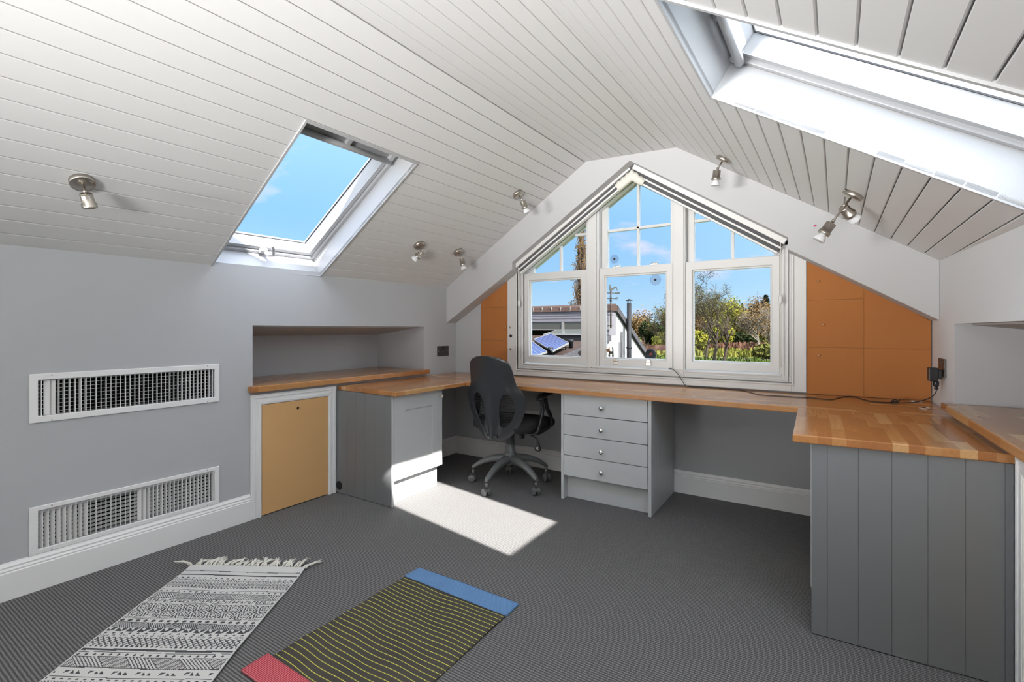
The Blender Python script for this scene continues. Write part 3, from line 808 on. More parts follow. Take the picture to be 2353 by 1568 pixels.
# ------------------------------------------------------------------ office chair
hx, hy = -1.866, 2.890
R = thing('office_chair', 'black swivel office chair seen from behind at the left end of the desk', 'chair', (hx, hy, 0))
def P(x, y, z): return V((hx + x, hy + y, z))
tab = [(0, .045), (.012, .075), (.04, .108), (.09, .140), (.16, .168), (.25, .200), (.35, .224), (.45, .238), (.52, .239), (.58, .227), (.63, .204), (.68, .187), (.78, .177), (.88, .170), (.94, .156), (.975, .130), (.992, .105), (1.0, .085)]
def wid(v):
    for (a, p), (b, q) in zip(tab, tab[1:]):
        if v <= b:
            t = (v - a) / (b - a); return p + (q - p) * t
    return tab[-1][1]
def backpt(u, v, off=0.0, sc=1.0):
    w = wid(v) * sc
    y = -.215 - .015 * v - .085 * v * v + .062 * (u * sc) ** 2 * (w / .23)
    y -= .020 * math.exp(-(u / .20) ** 2) * max(0, 1 - v * 1.05)
    y -= .014 * math.exp(-((abs(u) - .30 - .45 * v) / .07) ** 2) * max(0, 1 - abs(v - .33) / .40)
    z = .378 + .568 * v - .012 * u * u
    return P(u * w, y + off, z)
def shell(off, sc, nu, nv, hole, v0=0.0, v1=1.0):
    vs, fs, keep = [], [], []
    hc = [(.50, .35, .235, .205), (-.50, .35, .235, .205)] if hole else []
    for j in range(nv + 1):
        for i in range(nu + 1):
            u, v = -1 + 2 * i / nu, v0 + (v1 - v0) * j / nv
            for a, b, c, d in hc:
                f = math.sqrt(((u - a) / c) ** 2 + ((v - b) / d) ** 2)
                if .86 < f < 1.13: u, v = a + (u - a) / f, b + (v - b) / f
            vs.append(backpt(u, v, off, sc)); keep.append((u, v))
    for j in range(nv):
        for i in range(nu):
            q = [j * (nu + 1) + i, j * (nu + 1) + i + 1, (j + 1) * (nu + 1) + i + 1, (j + 1) * (nu + 1) + i]
            cu = sum(keep[k][0] for k in q) / 4; cv = sum(keep[k][1] for k in q) / 4
            if any(((cu - a) / c) ** 2 + ((cv - b) / d) ** 2 < 1 for a, b, c, d in hc): continue
            fs.append(q)
    m = MB(); m.add(vs, fs, 0, True); return m
o = shell(0, 1, 44, 60, True).build('back_shell', M['shell'], R, fix=False)
s = o.modifiers.new('thickness', 'SOLIDIFY'); s.thickness = .011; s.offset = 0
b = o.modifiers.new('edge', 'BEVEL'); b.width = .003; b.segments = 2; b.limit_method = 'ANGLE'
t = NT('ribbed_back_mesh'); g = t.geo(); zz = t.sep(g)[2]
st = t.math('GREATER_THAN', t.math('FRACT', t.math('DIVIDE', zz, .0115)), .42)
pb = t.new('ShaderNodeBsdfPrincipled'); pb.inputs['Base Color'].default_value = (.012, .012, .013, 1); pb.inputs['Roughness'].default_value = .8
tr = t.new('ShaderNodeBsdfTransparent'); mx = t.new('ShaderNodeMixShader'); t.link(t.math('MULTIPLY', st, .62), mx.inputs[0]); t.link(pb.outputs[0], mx.inputs[1]); t.link(tr.outputs[0], mx.inputs[2]); t.link(mx.outputs[0], t.out.inputs[0])
shell(.030, .93, 24, 30, False, .02, .97).build('back_mesh', t.m, R, fix=False)
for sgn in (-1, 1):
    for u, v in ((.80, .10), (.93, .40), (.95, .53), (.70, .615), (.86, .74), (.80, .90), (.35, .07), (.90, .24)):
        p = backpt(sgn * u, v, -.0058); m = MB(); m.lathe([(.0035, 0), (.003, .0015), (.0001, .0016)], axisM(p, (.2 * sgn, -1, .1)), 8); m.build('screw_cap', M['black'], R)
# seat cushion
m = MB(); rows = []
def superel(a, b, n, k):
    out = []
    for i in range(n):
        w = 2 * PI * i / n; c, s_ = math.cos(w), math.sin(w)
        out.append((a * abs(c) ** k * (1 if c > 0 else -1), b * abs(s_) ** k * (1 if s_ > 0 else -1)))
    return out
for z, sc in ((.415, .80), (.418, .93), (.432, .985), (.450, 1.0), (.470, .995), (.486, .96), (.494, .86), (.494, .55), (.491, .2)):
    rows.append([P(x, y + .035, z + (-.022 * max(0, (y - .10) / .13) ** 2 if z > .43 else 0)) for x, y in superel(.245 * sc, .235 * sc, 40, .55)])
m.sweep(None, rows, 0, True, True); m.add(rows[0], [tuple(range(40))]); m.add(rows[-1], [tuple(range(40))])
m.build('seat', M['seatf'], R)
m = MB(); m.box(hx - .09, hy - .12, .395, hx + .09, hy + .12, .4155); m.lathe([(.030, .345), (.030, .396)], Matrix.Translation((hx + .075, hy + .02, 0)), 16); m.box(hx - .045, hy - .235, .388, hx + .045, hy - .10, .404)
m.build('tilt_mechanism', M['black'], R, .004)
for sx in (-1, 1):
    x = sx * .268
    m = MB()
    rear = spline([P(sx * .16, -.055, .404), P(x * .93, -.075, .412), P(x, -.055, .455), P(x + sx * .006, -.015, .56), P(x + sx * .004, -.020, .610), P(x, -.030, .655)])
    n = len(rear); m.tube(rear, [.015 + .008 * (i / n) for i in range(n)], 12, 0, .62)
    front = spline([P(x + sx * .003, .030, .640), P(x + sx * .006, .050, .575), P(x + sx * .004, .105, .510), P(x, .125, .455), P(x * .97, .075, .425), P(x * .94, -.03, .412), P(sx * .19, -.055, .406)])
    n = len(front); m.tube(front, [.019 - .005 * (i / n) for i in range(n)], 12, 0, .62)
    m.lathe([(.022, -.012), (.026, -.004), (.026, .008), (.018, .014)], axisM(P(x, .135, .462), (sx, 0, 0)), 16)
    arm = m.build('armrest', M['black'], R)
    m = MB(); pad = spline([P(x, -.055, .640), P(x, -.025, .660), P(x, .06, .672), P(x, .15, .678), P(x, .22, .676)])
    n = len(pad); m.tube(pad, [.020 + .014 * math.sin(PI * min(1, (i + 1) / n * .8)) for i in range(n)], 14, 0, .36, up=(0, 0, 1))
    m.build('arm_pad', M['black'], arm)
m = MB(); m.lathe([(.043, .155), (.043, .235), (.040, .240), (.037, .242), (.034, .300), (.0335, .302), (.030, .304), (.029, .372), (.026, .374)], Matrix.Translation((hx, hy, 0)), 24)
m.build('gas_column', M['basegrey'], R, label='grey telescopic column')
m = MB(); m.lathe([(.020, .373), (.020, .397)], Matrix.Translation((hx, hy, 0)), 20); m.build('piston', M['black'], R); m = MB(); m.lathe([(.016, .135), (.018, .140), (.018, .160)], Matrix.Translation((hx, hy, 0)), 20); m.build('hub_cap', M['black'], R)
m = MB(); m.tube(spline([P(.05, .01, .388), P(.15, -.01, .386), P(.225, -.035, .378), P(.250, -.045, .362), P(.254, -.047, .345)]), .0042, 8)
lv = m.build('height_lever', M['black'], R)
m = MB(); m.add([P(.254 + dx, -.047 + dy, z) for dy in (-.008, .008) for dx, z in ((-.008, .350), (.008, .350), (.023, .300), (.016, .288), (-.016, .288), (-.023, .300))], [(0, 1, 2, 3, 4, 5), (11, 10, 9, 8, 7, 6)] + [(i, i + 6, (i + 1) % 6 + 6, (i + 1) % 6) for i in range(6)]); m.build('paddle', M['black'], lv, .003)
m = MB(); m.tube([P(.246, -.0555, .318), P(.252, -.0558, .309), P(.262, -.0558, .320)], .002, 6); m.tube([P(.246, -.0555, .306), P(.254, -.0558, .313), P(.262, -.0558, .303)], .002, 6); m.build('arrow_mark', M['cream'], lv)
base = None
for k in range(5):
    a = math.radians(197 + 72 * k); c, s_ = math.cos(a), math.sin(a)
    rows = []
    for i in range(15):
        q = i / 14; r = .030 + .262 * q
        zt_ = .222 - .012 * q - .088 * q ** 2.4; h = .052 - .022 * q + (.008 if q > .95 else 0); w = .027 - .008 * q
        if i == 14: h = .024; w = .012
        rows.append([P(r * c - x * s_, r * s_ + x * c, z) for x, z in ((-w, zt_ - h), (-w * .95, zt_ - h * .35), (-w * .5, zt_), (w * .5, zt_), (w * .95, zt_ - h * .35), (w, zt_ - h), (w * .5, zt_ - h * .92), (-w * .5, zt_ - h * .92))])
    m = MB(); m.sweep(None, rows, 0, True, True); m.add(rows[-1], [tuple(range(8))]); m.add(rows[0], [tuple(range(8))])
    leg = m.build('leg', M['basegrey'], R)
    e = P(.283 * c, .283 * s_, 0)
    m = MB(); m.tube([e + V((0, 0, .062)), e + V((0, 0, .092))], .010, 12)
    ca = rnd.uniform(0, 6.28) if k != 1 else 1.2
    X = Matrix.Translation(e) @ Matrix.Rotation(ca, 4, 'Z')
    for sx in (-1, 1):
        m.lathe([(.006, -.009), (.024, -.009), (.027, -.005), (.0275, .004), (.025, .009), (.018, .0105), (.0001, .0105)], X @ Matrix.Translation((sx * .014, .010, .0275)) @ Matrix.Rotation(PI / 2 * sx, 4, 'Y'), 22)
    m.box(-.006, -.012, .030, .006, .022, .055, M=X)
    rows = []
    for i in range(9):
        w = PI * (.08 + .62 * i / 8); rows.append([X @ V((x, .010 - math.cos(w) * .030, .0275 + math.sin(w) * .030)) for x in (-.022, .022)])
    m.sweep(None, rows)
    m.build('caster', M['basegrey'], leg)

# ------------------------------------------------------------------ rugs
M['rugw'] = board('rug_cream_cotton', (.66, .65, .63, 1), (.60, .59, .575, 1), .9, 500)
M['rugd'] = board('rug_charcoal_print', (.060, .062, .068, 1), (.075, .077, .082, 1), .9, 500)
def fr(x): return x - math.floor(x)
def rugpat(u, v):
    v0 = v
    if v > .72: v = fr((v - .72) / .60) * .60 + .105
    B = lambda a, b: a <= v < b
    if B(.048, .0525) or B(.076, .0845): return 1
    if B(.104, .1105): return fr(u / .026) < .45
    if B(.117, .133):
        return fr((u + (v - .117) * (1 if fr(u / .03) < .5 else -1)) / .010) < .42
    if B(.136, .177):
        a, b = fr((u + (v - .136) * 1.1) / .0155), fr((u - (v - .136) * 1.1) / .0155)
        return (a < .36) if fr((v - .136) / .0205) < .5 else (a < .34 or b < .30)
    if B(.178, .186): return fr((u + .004) / .0135) < .5
    if B(.2015, .2045): return 1
    if B(.210, .2225): return abs(fr(u / .026) - .5) * .026 + abs(v - .2162) * .9 < .0058
    if B(.2255, .2285): return 1
    if B(.2285, .269):
        k = math.floor((u - (v - .229) * .95) / .080) % 2
        return fr((u + (v - .229) * .9) / .0062) < .52 if k else fr((u - (v - .229) * 1.1) / .0105) < .42
    if B(.269, .272): return 1
    if B(.276, .294):
        a = fr(u / .016); return a < .24 or (a < .72 and (abs(v - .279) < .0022 if fr(u / .032) < .5 else abs(v - .291) < .0022)) or (.45 < a < .60 and .282 < v < .288)
    if B(.298, .3005): return 1
    if B(.306, .392):
        c = fr(u / .062) - .5; d = (v - .327) / .062 if v < .349 else (v - .371) / .062
        r = math.hypot(c * .062, d * .062); w = math.atan2(d, c)
        return fr((r + .0022 * math.sin(5 * w)) / .0105) < .50 and not (r < .012 and math.sin(8 * w) > .5)
    if B(.394, .397): return fr(u / .006) < .6
    if B(.399, .405): return fr((u + v * .8) / .008) < .5
    if B(.409, .4245): return ((fr(u / .030) - .5) * .030 / .0085) ** 2 + ((v - .4167) / .0066) ** 2 < 1
    if B(.4275, .4295): return 1
    if B(.4295, .461):
        k = math.floor((u - (v - .43) * .8) / .062) % 2
        return fr((u + (v - .43) * (.9 if k else -.9)) / (.0062 if k else .0082)) < .60
    if B(.461, .484):
        q = (v - .461) / .023; a = fr(u / .042)
        return (a < q * .55 or a > 1 - q * .10) or (.42 < a < .42 + .40 * (1 - q) + .10 and q < .85)
    if B(.4875, .4995): return abs(fr(u / .030) - .5) * .030 + abs(v - .4935) * 1.1 < .0062
    if B(.502, .514):
        k = math.floor(u / .036) % 2; a = fr(u / .036)
        if k: rr = math.hypot((a - .5) * .036, v - .508); return .0028 < rr < .0058
        return fr((u + (v - .502) * .6) / .009) < .36
    if B(.516, .560):
        a, b = fr((u + (v - .516) * 1.0) / .0215), fr((u - (v - .516) * 1.0) / .0215)
        return a < .30 or b < .27
    if B(.5615, .569): return fr(u / .018) < .5
    if B(.579, .5885): return 1
    if B(.5955, .598): return 1
    if B(.602, .615): return abs(fr(u / .028) - .5) * .028 + abs(v - .6085) * 1.0 < .0064
    if B(.6175, .620): return 1
    if B(.620, .668):
        k = math.floor((u - (v - .62) * 1.15) / .094) % 2
        return fr((u + (v - .62) * .9) / .0072) < .50 if k else fr((u - (v - .62) * 1.2) / .0125) < .42
    if B(.668, .6715): return 1
    if B(.684, .699):
        a = fr(u / .040) ; q = (v - .684) / .015
        return (a < .42 * q) if fr(u / .080) < .5 else (a < .42 * (1 - q)) or (.55 < a < .55 + .42 * q * .9)
    if B(.7115, .7145): return 1
    return 0
P0 = V((-2.485, 1.074, 0)); UU = (V((-2.014, 1.352, 0)) - P0); VV = V((.563, -.8265, 0)); W_, LEN = UU.length, 1.02
UU.normalize()
R = thing('rug', 'cream cotton rug printed with charcoal geometric bands and a tasselled end', 'rug', P0 + UU * W_ / 2 + VV * LEN / 2)
m = MB(); nu, nv = 210, 345
def rz(u, v): return .0055 + .0018 * math.sin(u * 9 + v * 5) + .0014 * math.sin(v * 23 + 1) * (.4 + u) + .0045 * math.exp(-(v / .03) ** 2)
def rp(i, j):
    u, v = W_ * i / nu, LEN * j / nv
    uu = u + .004 * math.sin(v * 7 + 1) * (1 if i in (0, nu) else 1)
    return P0 + UU * uu + VV * v + V((0, 0, rz(u, v)))
vs = [rp(i, j) for j in range(nv + 1) for i in range(nu + 1)]
for j in range(nv):
    for i in range(nu):
        u, v = W_ * (i + .5) / nu, LEN * (j + .5) / nv
        v += .0022 * math.sin(u * 14 + v * 9)
        mi = 1 if (rugpat(u, v) and .006 < u < W_ - .006) else 0
        m.mi.append(mi)
m.v = vs; m.f = [[j * (nu + 1) + i, j * (nu + 1) + i + 1, (j + 1) * (nu + 1) + i + 1, (j + 1) * (nu + 1) + i] for j in range(nv) for i in range(nu)]; m.sm = [True] * len(m.f)
rb = m.build('rug_body', [M['rugw'], M['rugd']], R, fix=False)
so_ = rb.modifiers.new('thickness', 'SOLIDIFY'); so_.thickness = .004; so_.offset = -1
m = MB(); rr = random.Random(11)
for k in range(27):
    u = W_ * (k + .4) / 26.6; lean = rr.uniform(-.5, .8); L = rr.uniform(.042, .070)
    st = P0 + UU * u + V((0, 0, .008)); d = (-VV + UU * lean).normalized()
    if k == 0: d = (-UU * .9 - VV * .15).normalized(); L = .085
    if k == 26: d = (-VV * .8 + UU * .7).normalized(); L = .085
    kn = st + d * L * .38 + V((0, 0, rr.uniform(.006, .016)))
    for q in range(6):
        sp = V((rr.uniform(-.008, .008), rr.uniform(-.008, .008), 0))
        m.tube([st + sp * 1.2, (st + kn) / 2 + sp * .8 + V((0, 0, .006)), kn + sp * .3], [.0022, .0026, .0026], 5)
        e1 = kn + d * L * rr.uniform(.5, .8) + UU * rr.uniform(-.014, .014) + V((0, 0, rr.uniform(-.010, .004)))
        m.tube([kn + sp * .3, (kn + e1) / 2 + sp * .6 + V((0, 0, .003)), e1], [.0027, .0028, .0014], 5)
    m.sphere(kn, .0075, 8, 6, sc=(1, 1, .85))
m.build('fringe', M['cream'], R, fix=False, label='knotted cream tassels')

def matfab():
    t = NT('dark_mat_with_yellow_stitching'); x, y, z = t.sep(t.geo())
    wv = t.math('ADD', y, t.math('ADD', t.math('MULTIPLY', t.math('SINE', t.math('MULTIPLY', x, 13)), .0035), t.math('MULTIPLY', t.math('SINE', t.math('ADD', t.math('MULTIPLY', x, 31), t.math('MULTIPLY', y, 20))), .0016)))
    f = t.math('FRACT', t.math('DIVIDE', t.math('SUBTRACT', wv, .930), .0229))
    line = t.math('LESS_THAN', t.math('ABSOLUTE', t.math('SUBTRACT', f, .5)), .066)
    dash = t.math('LESS_THAN', t.math('FRACT', t.math('DIVIDE', x, .0078)), .66)
    g = t.noise(t.geo(), 60, 4); big = t.noise(t.geo(), 6, 3)
    c = t.mix(t.math('MULTIPLY', big, .9), (.050, .045, .040, 1), (.095, .086, .074, 1))
    c = t.mix(t.math('MULTIPLY', line, dash), c, (.66, .62, .12, 1))
    c = t.mix(t.math('MULTIPLY', line, t.math('SUBTRACT', 1.0, dash)), c, (.20, .24, .05, 1))
    h = t.math('MULTIPLY', line, dash)
    return t.bsdf(c, .9, normal=t.bump(t.math('ADD', h, t.math('MULTIPLY', g, .3)), .6, .003), spec=.15)
def waffle(name, a, b, amount):
    t = NT(name); x, y, z = t.sep(t.geo())
    q = t.math('MULTIPLY', t.math('SINE', t.math('MULTIPLY', x, 2 * PI / .0068)), t.math('SINE', t.math('MULTIPLY', y, 2 * PI / .0105)))
    k = t.math('GREATER_THAN', t.math('ABSOLUTE', q), amount)
    n = t.noise(t.geo(), 9, 3)
    a2 = tuple(v * .72 for v in a[:3]) + (1,)
    return t.bsdf(t.mix(k, t.mix(n, a, a2), b), .85, normal=t.bump(q, .5, .003), spec=.2)
R = thing('floor_mat', 'dark striped floor mat with yellow stitching, one blue end and one red end', 'mat', (-1.297, 1.24, 0))
def cloth(name, x0, x1, y0, y1, mt, th, label=None, cut=None, nx=40, ny=30, bow=0.0):
    m = MB(); vs = []
    for j in range(ny + 1):
        for i in range(nx + 1):
            u, v = i / nx, j / ny; y = y0 + (y1 - y0) * v + bow * u
            x = x0 + (x1 - x0) * u
            vs.append((x, y, th + .0016 * math.sin(x * 11 + 1) * math.sin(y * 14) + .0012 * math.sin(y * 37 + x * 8)))
    m.add(vs, [(j * (nx + 1) + i, j * (nx + 1) + i + 1, (j + 1) * (nx + 1) + i + 1, (j + 1) * (nx + 1) + i) for j in range(ny) for i in range(nx)], 0, True)
    o = m.build(name, mt, R, fix=False, label=label)
    s = o.modifiers.new('thickness', 'SOLIDIFY'); s.thickness = th - .001; s.offset = -1
    return o
cloth('mat_body', -1.568, -1.024, .928, 1.552, matfab(), .0065)
cloth('blue_end_band', -1.570, -1.022, 1.5525, 1.648, waffle('blue_waffle_cotton', (.115, .255, .50, 1), (.22, .40, .68, 1), .55), .0085, 'blue waffle woven end', ny=14)
cloth('red_end_band', -1.588, -1.020, .836, .9275, waffle('red_waffle_cotton', (.52, .018, .038, 1), (.80, .30, .34, 1), .50), .0100, 'red waffle woven end', ny=14)

# ------------------------------------------------------------------ things stuck on the window panes
def disc_flower(x, y, z, r, label):
    R = thing('flower_sticker', label, 'sticker', (x, y, z), group='clear flower discs on the middle window')
    m = MB(); prof = []
    n = 72
    prof = [(x + r * (1 + .07 * math.cos(12 * 2 * PI * k / n)) * math.cos(2 * PI * k / n), z + r * (1 + .07 * math.cos(12 * 2 * PI * k / n)) * math.sin(2 * PI * k / n)) for k in range(n)]
    m.prism(prof, lambda a, b, d: V((a, d, b)), y - .002, y)
    m.build('petals', M['petal'], R)
    m = MB(); m.lathe([(.0085, 0), (.0085, .003), (.006, .007), (.0001, .008)], axisM((x, y - .002, z), (0, -1, 0)), 16)
    m.build('suction_cup', M['black'], R, label='dark round centre')
disc_flower(-1.296, 3.462, 1.655, .034, 'clear flower shaped disc with dark centre on the upper middle pane')
disc_flower(-.976, 3.423, 1.477, .040, 'clear flower shaped disc with dark centre at the top right of the lower middle pane')
M['deco'] = plain('dark_grey_film', (.09, .08, .085, 1), .5); M['tan'] = plain('tan_paint', (.30, .14, .04, 1), .6); M['olive'] = plain('olive_paint', (.06, .065, .04, 1), .6)
m = MB(); cx_, cz_, s = -1.5605, .937, .0205
ap = []
for k in range(40):                                   # fruit silhouette with a bite
    w = 2 * PI * k / 40; x, z = math.cos(w), math.sin(w)
    r = 1.0 - .10 * abs(z) * (z < 0) - .16 * math.exp(-((w - PI / 2) / .28) ** 2) - .10 * math.exp(-((w - 1.5 * PI) / .25) ** 2)
    q = (x * r * .92, z * r)
    d = math.hypot(q[0] - 1.12, q[1] - .12)
    if d < .50: q = (1.12 + (q[0] - 1.12) * .50 / d, .12 + (q[1] - .12) * .50 / d)
    ap.append((cx_ + q[0] * s, cz_ + q[1] * s))
m.prism(ap, lambda a, b, d: V((a, d, b)), 3.4225, 3.4238)
lf = [(.05, 1.02), (.10, 1.30), (.42, 1.52), (.36, 1.20)]
m.prism([(cx_ + a * s, cz_ + b * s) for a, b in lf], lambda a, b, d: V((a, d, b)), 3.4225, 3.4238)
tag(m.build('fruit_sticker', M['deco']), 'dark bitten apple sticker at the bottom right of the left pane', 'sticker')
R = thing('dog_figure', 'little flat wooden dog standing at the bottom left of the middle pane', 'ornament', (-1.314, 3.42, .915))
dz, dx = .918, -1.345
m = MB(); m.prism([(dx + .022, dz + .020), (dx + .056, dz + .020), (dx + .056, dz + .058), (dx + .049, dz + .070), (dx + .044, dz + .072), (dx + .048, dz + .060), (dx + .049, dz + .040), (dx + .022, dz + .042)], lambda a, b, d: V((a, d, b)), 3.416, 3.4225)
for q in (.024, .052):
    m.prism([(dx + q - .004, dz + .022), (dx + q - .004, dz + .010), (dx + q + .005, dz + .010), (dx + q + .005, dz + .022)], lambda a, b, d: V((a, d, b)), 3.416, 3.4225)
    m.lathe([(.0075, 0), (.0075, .0065), (.0001, .0066)], axisM((dx + q, 3.4225, dz + .006), (0, -1, 0)), 14)
m.build('body', M['olive'], R)
m = MB(); m.prism([(dx - .002, dz + .046), (dx + .006, dz + .040), (dx + .018, dz + .034), (dx + .028, dz + .042), (dx + .027, dz + .058), (dx + .024, dz + .070), (dx + .017, dz + .059), (dx + .002, dz + .057)], lambda a, b, d: V((a, d, b)), 3.4145, 3.4225)
m.build('head', M['tan'], R, label='tan painted head')
R = thing('round_ornament', 'small round black object with a red centre at the bottom of the middle pane', 'ornament', (-1.035, 3.55, .92))
m = MB(); X = axisM((-1.062, 3.600, .935), (.28, -1, .12)); m.lathe([(.040, -.055), (.041, 0), (.038, .003), (.0001, .0035)], X, 26); m.build('body', M['black'], R)
m = MB(); m.lathe([(.011, .0036), (.009, .006), (.0001, .0065)], X, 16); m.build('centre', plain('dull_red', (.30, .05, .025, 1), .5), R, label='dull red centre')
m = MB(); m.box(-1.10, 3.52, .8425, -1.02, 3.68, .862); m.box(-1.068, 3.610, .860, -1.050, 3.640, .90); m.build('bracket', M['black'], R)
# ------------------------------------------------------------------ outside: ground, neighbour's roof, trees
GZ = -2.4
def noisecol(name, stops, scale, rough=.95, detail=5, stretch=(1, 1, 1)):
    t = NT(name); x, y, z = t.sep(t.geo())
    n = t.noise(t.comb(t.math('MULTIPLY', x, stretch[0]), t.math('MULTIPLY', y, stretch[1]), t.math('MULTIPLY', z, stretch[2])), scale, detail, .65)
    return t.bsdf(t.ramp(n, stops), rough, spec=.15)
EX = .17                                               # overall depth of the outdoor colours
def ec(r, g, b): return (r * EX, g * EX, b * EX, 1)
M['lawn'] = noisecol('lawn_grass', [(.3, ec(.10, .17, .03)), (.55, ec(.26, .38, .06)), (.75, ec(.40, .50, .10))], .5)
M['meadow'] = noisecol('meadow_grass', [(.3, ec(.34, .36, .05)), (.5, ec(.62, .62, .10)), (.75, ec(.80, .74, .18))], .5)
M['reeds'] = noisecol('dry_reeds', [(.3, ec(.24, .10, .07)), (.5, ec(.46, .22, .14)), (.75, ec(.66, .40, .22))], 1.6, stretch=(1, 1, 3))
M['path'] = noisecol('pale_path', [(.3, ec(.42, .36, .26)), (.7, ec(.55, .48, .36))], 1)
M['bark'] = noisecol('tree_bark', [(.3, ec(.12, .085, .06)), (.6, ec(.30, .22, .17)), (.8, ec(.50, .40, .32))], 3)
M['birch'] = noisecol('pale_bark', [(.35, ec(.25, .20, .15)), (.5, ec(.85, .74, .6)), (.8, ec(1.1, 1.0, .85))], 2.5)
M['twig'] = noisecol('reddish_twigs', [(.3, ec(.30, .19, .13)), (.7, ec(.62, .42, .28))], 1)
def leaf(name, a, b): return noisecol(name, [(.3, ec(*(2.3 * k for k in a))), (.7, ec(*(2.3 * k for k in b)))], .9)
M['lf_yel'] = leaf('yellow_green_leaves', (.22, .24, .02), (.50, .46, .05))
M['lf_dark'] = leaf('dark_evergreen_leaves', (.012, .025, .010), (.06, .085, .02))
M['lf_mid'] = leaf('olive_leaves', (.10, .11, .02), (.26, .25, .06))
M['lf_brown'] = leaf('budding_brown_leaves', (.16, .09, .03), (.36, .23, .09))
M['lf_con'] = leaf('conifer_needles', (.03, .04, .015), (.10, .10, .04))
def strip(name, y0, y1, z, mt, label, cat, th=.05, x0=-160, x1=60):
    m = MB(); m.box(x0, y0, z - th, x1, y1, z); return struct(m.build(name, mt), label, cat)
strip('ground', 4.2, 62, GZ, M['lawn'], 'bright green lawn below the trees in the right pane', 'lawn')
strip('path', 62.01, 65.5, GZ, M['path'], 'thin pale path crossing behind the lawn', 'path')
strip('ground', 65.51, 400, GZ, M['meadow'], 'yellow green meadow behind the path', 'meadow')
def tufts(name, x0, x1, y0, y1, n, h, mt, label, cat, w=.25, seed=1):
    r = random.Random(seed); m = MB()
    for _ in range(n):
        x, y = r.uniform(x0, x1), r.uniform(y0, y1); hh = h * r.uniform(.5, 1.1); a = r.uniform(0, 6.28); l = r.uniform(-.5, .5) * h * .5
        c, s_ = math.cos(a) * w, math.sin(a) * w
        m.add([(x - c, y - s_, GZ), (x + c, y + s_, GZ), (x + c * .4 + l, y + s_ * .4, GZ + hh), (x - c * .4 + l, y - s_ * .4, GZ + hh)], [(0, 1, 2, 3)])
    o = m.build(name, mt, fix=False); return tag(o, label, cat, None, 'stuff')
tufts('reeds', -70, 12, 84, 96, 5200, 1.35, M['reeds'], 'reddish brown reed bank along the foot of the trees', 'reeds', .22, 2)
tufts('grass', -60, 10, 66, 83, 3600, .75, M['meadow'], 'yellow green grass growing between the path and the reeds', 'grass', .2, 3)
tufts('grass', -30, -1, 40, 61, 2600, .45, M['lawn'], 'tufted green grass under the near tree trunks', 'grass', .12, 4)

def tree(name, label, x, y, h, spread, bark, lf=None, nleaf=0, seed=1, lsize=.25, levels=4, trunk=.16, lean=(0, 0), first=.25, upright=.5, group=None, split=3, shape='round', thin=1.0, lean_top=None):
    r = random.Random(seed); R = thing(name, label, 'tree', (x, y, GZ), group=group)
    m = MB(); tips = []
    def grow(p, d, L, rad, lev):
        n = 3; pts = [p]; q = p; dd = d.copy()
        for i in range(n):
            dd = (dd + V((r.uniform(-1, 1), r.uniform(-1, 1), r.uniform(-.3, .8))) * .16).normalized()
            q = q + dd * L / n; pts.append(q)
        m.tube(pts, [rad * (1 - .16 * i) for i in range(n + 1)], 5 if lev < 2 else 3, caps=False)
        if lev >= levels: tips.append(q); tips.append(pts[2]); return
        k = split if lev else split + 3
        for i in range(k):
            a = r.uniform(0, 2 * PI); t = r.uniform(first if lev == 0 else .35, 1)
            b = pts[0].lerp(pts[-1], t) if lev else pts[min(n, int(t * n))]
            j = min(n - 1, int(t * n)); b = pts[j].lerp(pts[j + 1], t * n - j) if t * n - j <= 1 else pts[-1]
            side = V((math.cos(a), math.sin(a), 0)) * spread
            nd = (dd * upright + side + V((0, 0, .25 * upright))).normalized()
            grow(b, nd, L * r.uniform(.52, .72) * (1 - .25 * t if lev == 0 else 1), max(.012 * thin, rad * .52), lev + 1)
        if lev < levels: grow(q, (dd + V((r.uniform(-.3, .3), r.uniform(-.3, .3), .2))).normalized(), L * .6, rad * .5, lev + 1)
    grow(V((x, y, GZ)), V((lean[0], lean[1], 1)).normalized(), h * .52, trunk, 0)
    top = sorted(p.z for p in tips)[int(len(tips) * .965)] - GZ; k = h / top
    m.v = [V((x + (p.x - x), y + (p.y - y), GZ + (p.z - GZ) * k)) for p in m.v]; tips = [V((p.x, p.y, GZ + (p.z - GZ) * k)) for p in tips]
    m.build('trunk', bark, R, fix=False)
    if lf and nleaf:
        m = MB()
        for _ in range(nleaf):
            p = r.choice(tips) + V((r.gauss(0, 1), r.gauss(0, 1), r.gauss(0, 1))) * lsize * 1.6
            if p.z < GZ + .2: p.z = GZ + .2 + r.random()
            a, b = V((r.uniform(-1, 1), r.uniform(-1, 1), r.uniform(-1, 1))).normalized(), V((r.uniform(-1, 1), r.uniform(-1, 1), r.uniform(-1, 1))).normalized()
            s_ = lsize * r.uniform(.3, .7)
            m.add([p - a * s_, p + b * s_ * .6, p + a * s_, p - b * s_ * .6], [(0, 1, 2, 3)])
        m.build('foliage', lf, R, fix=False)
    return R
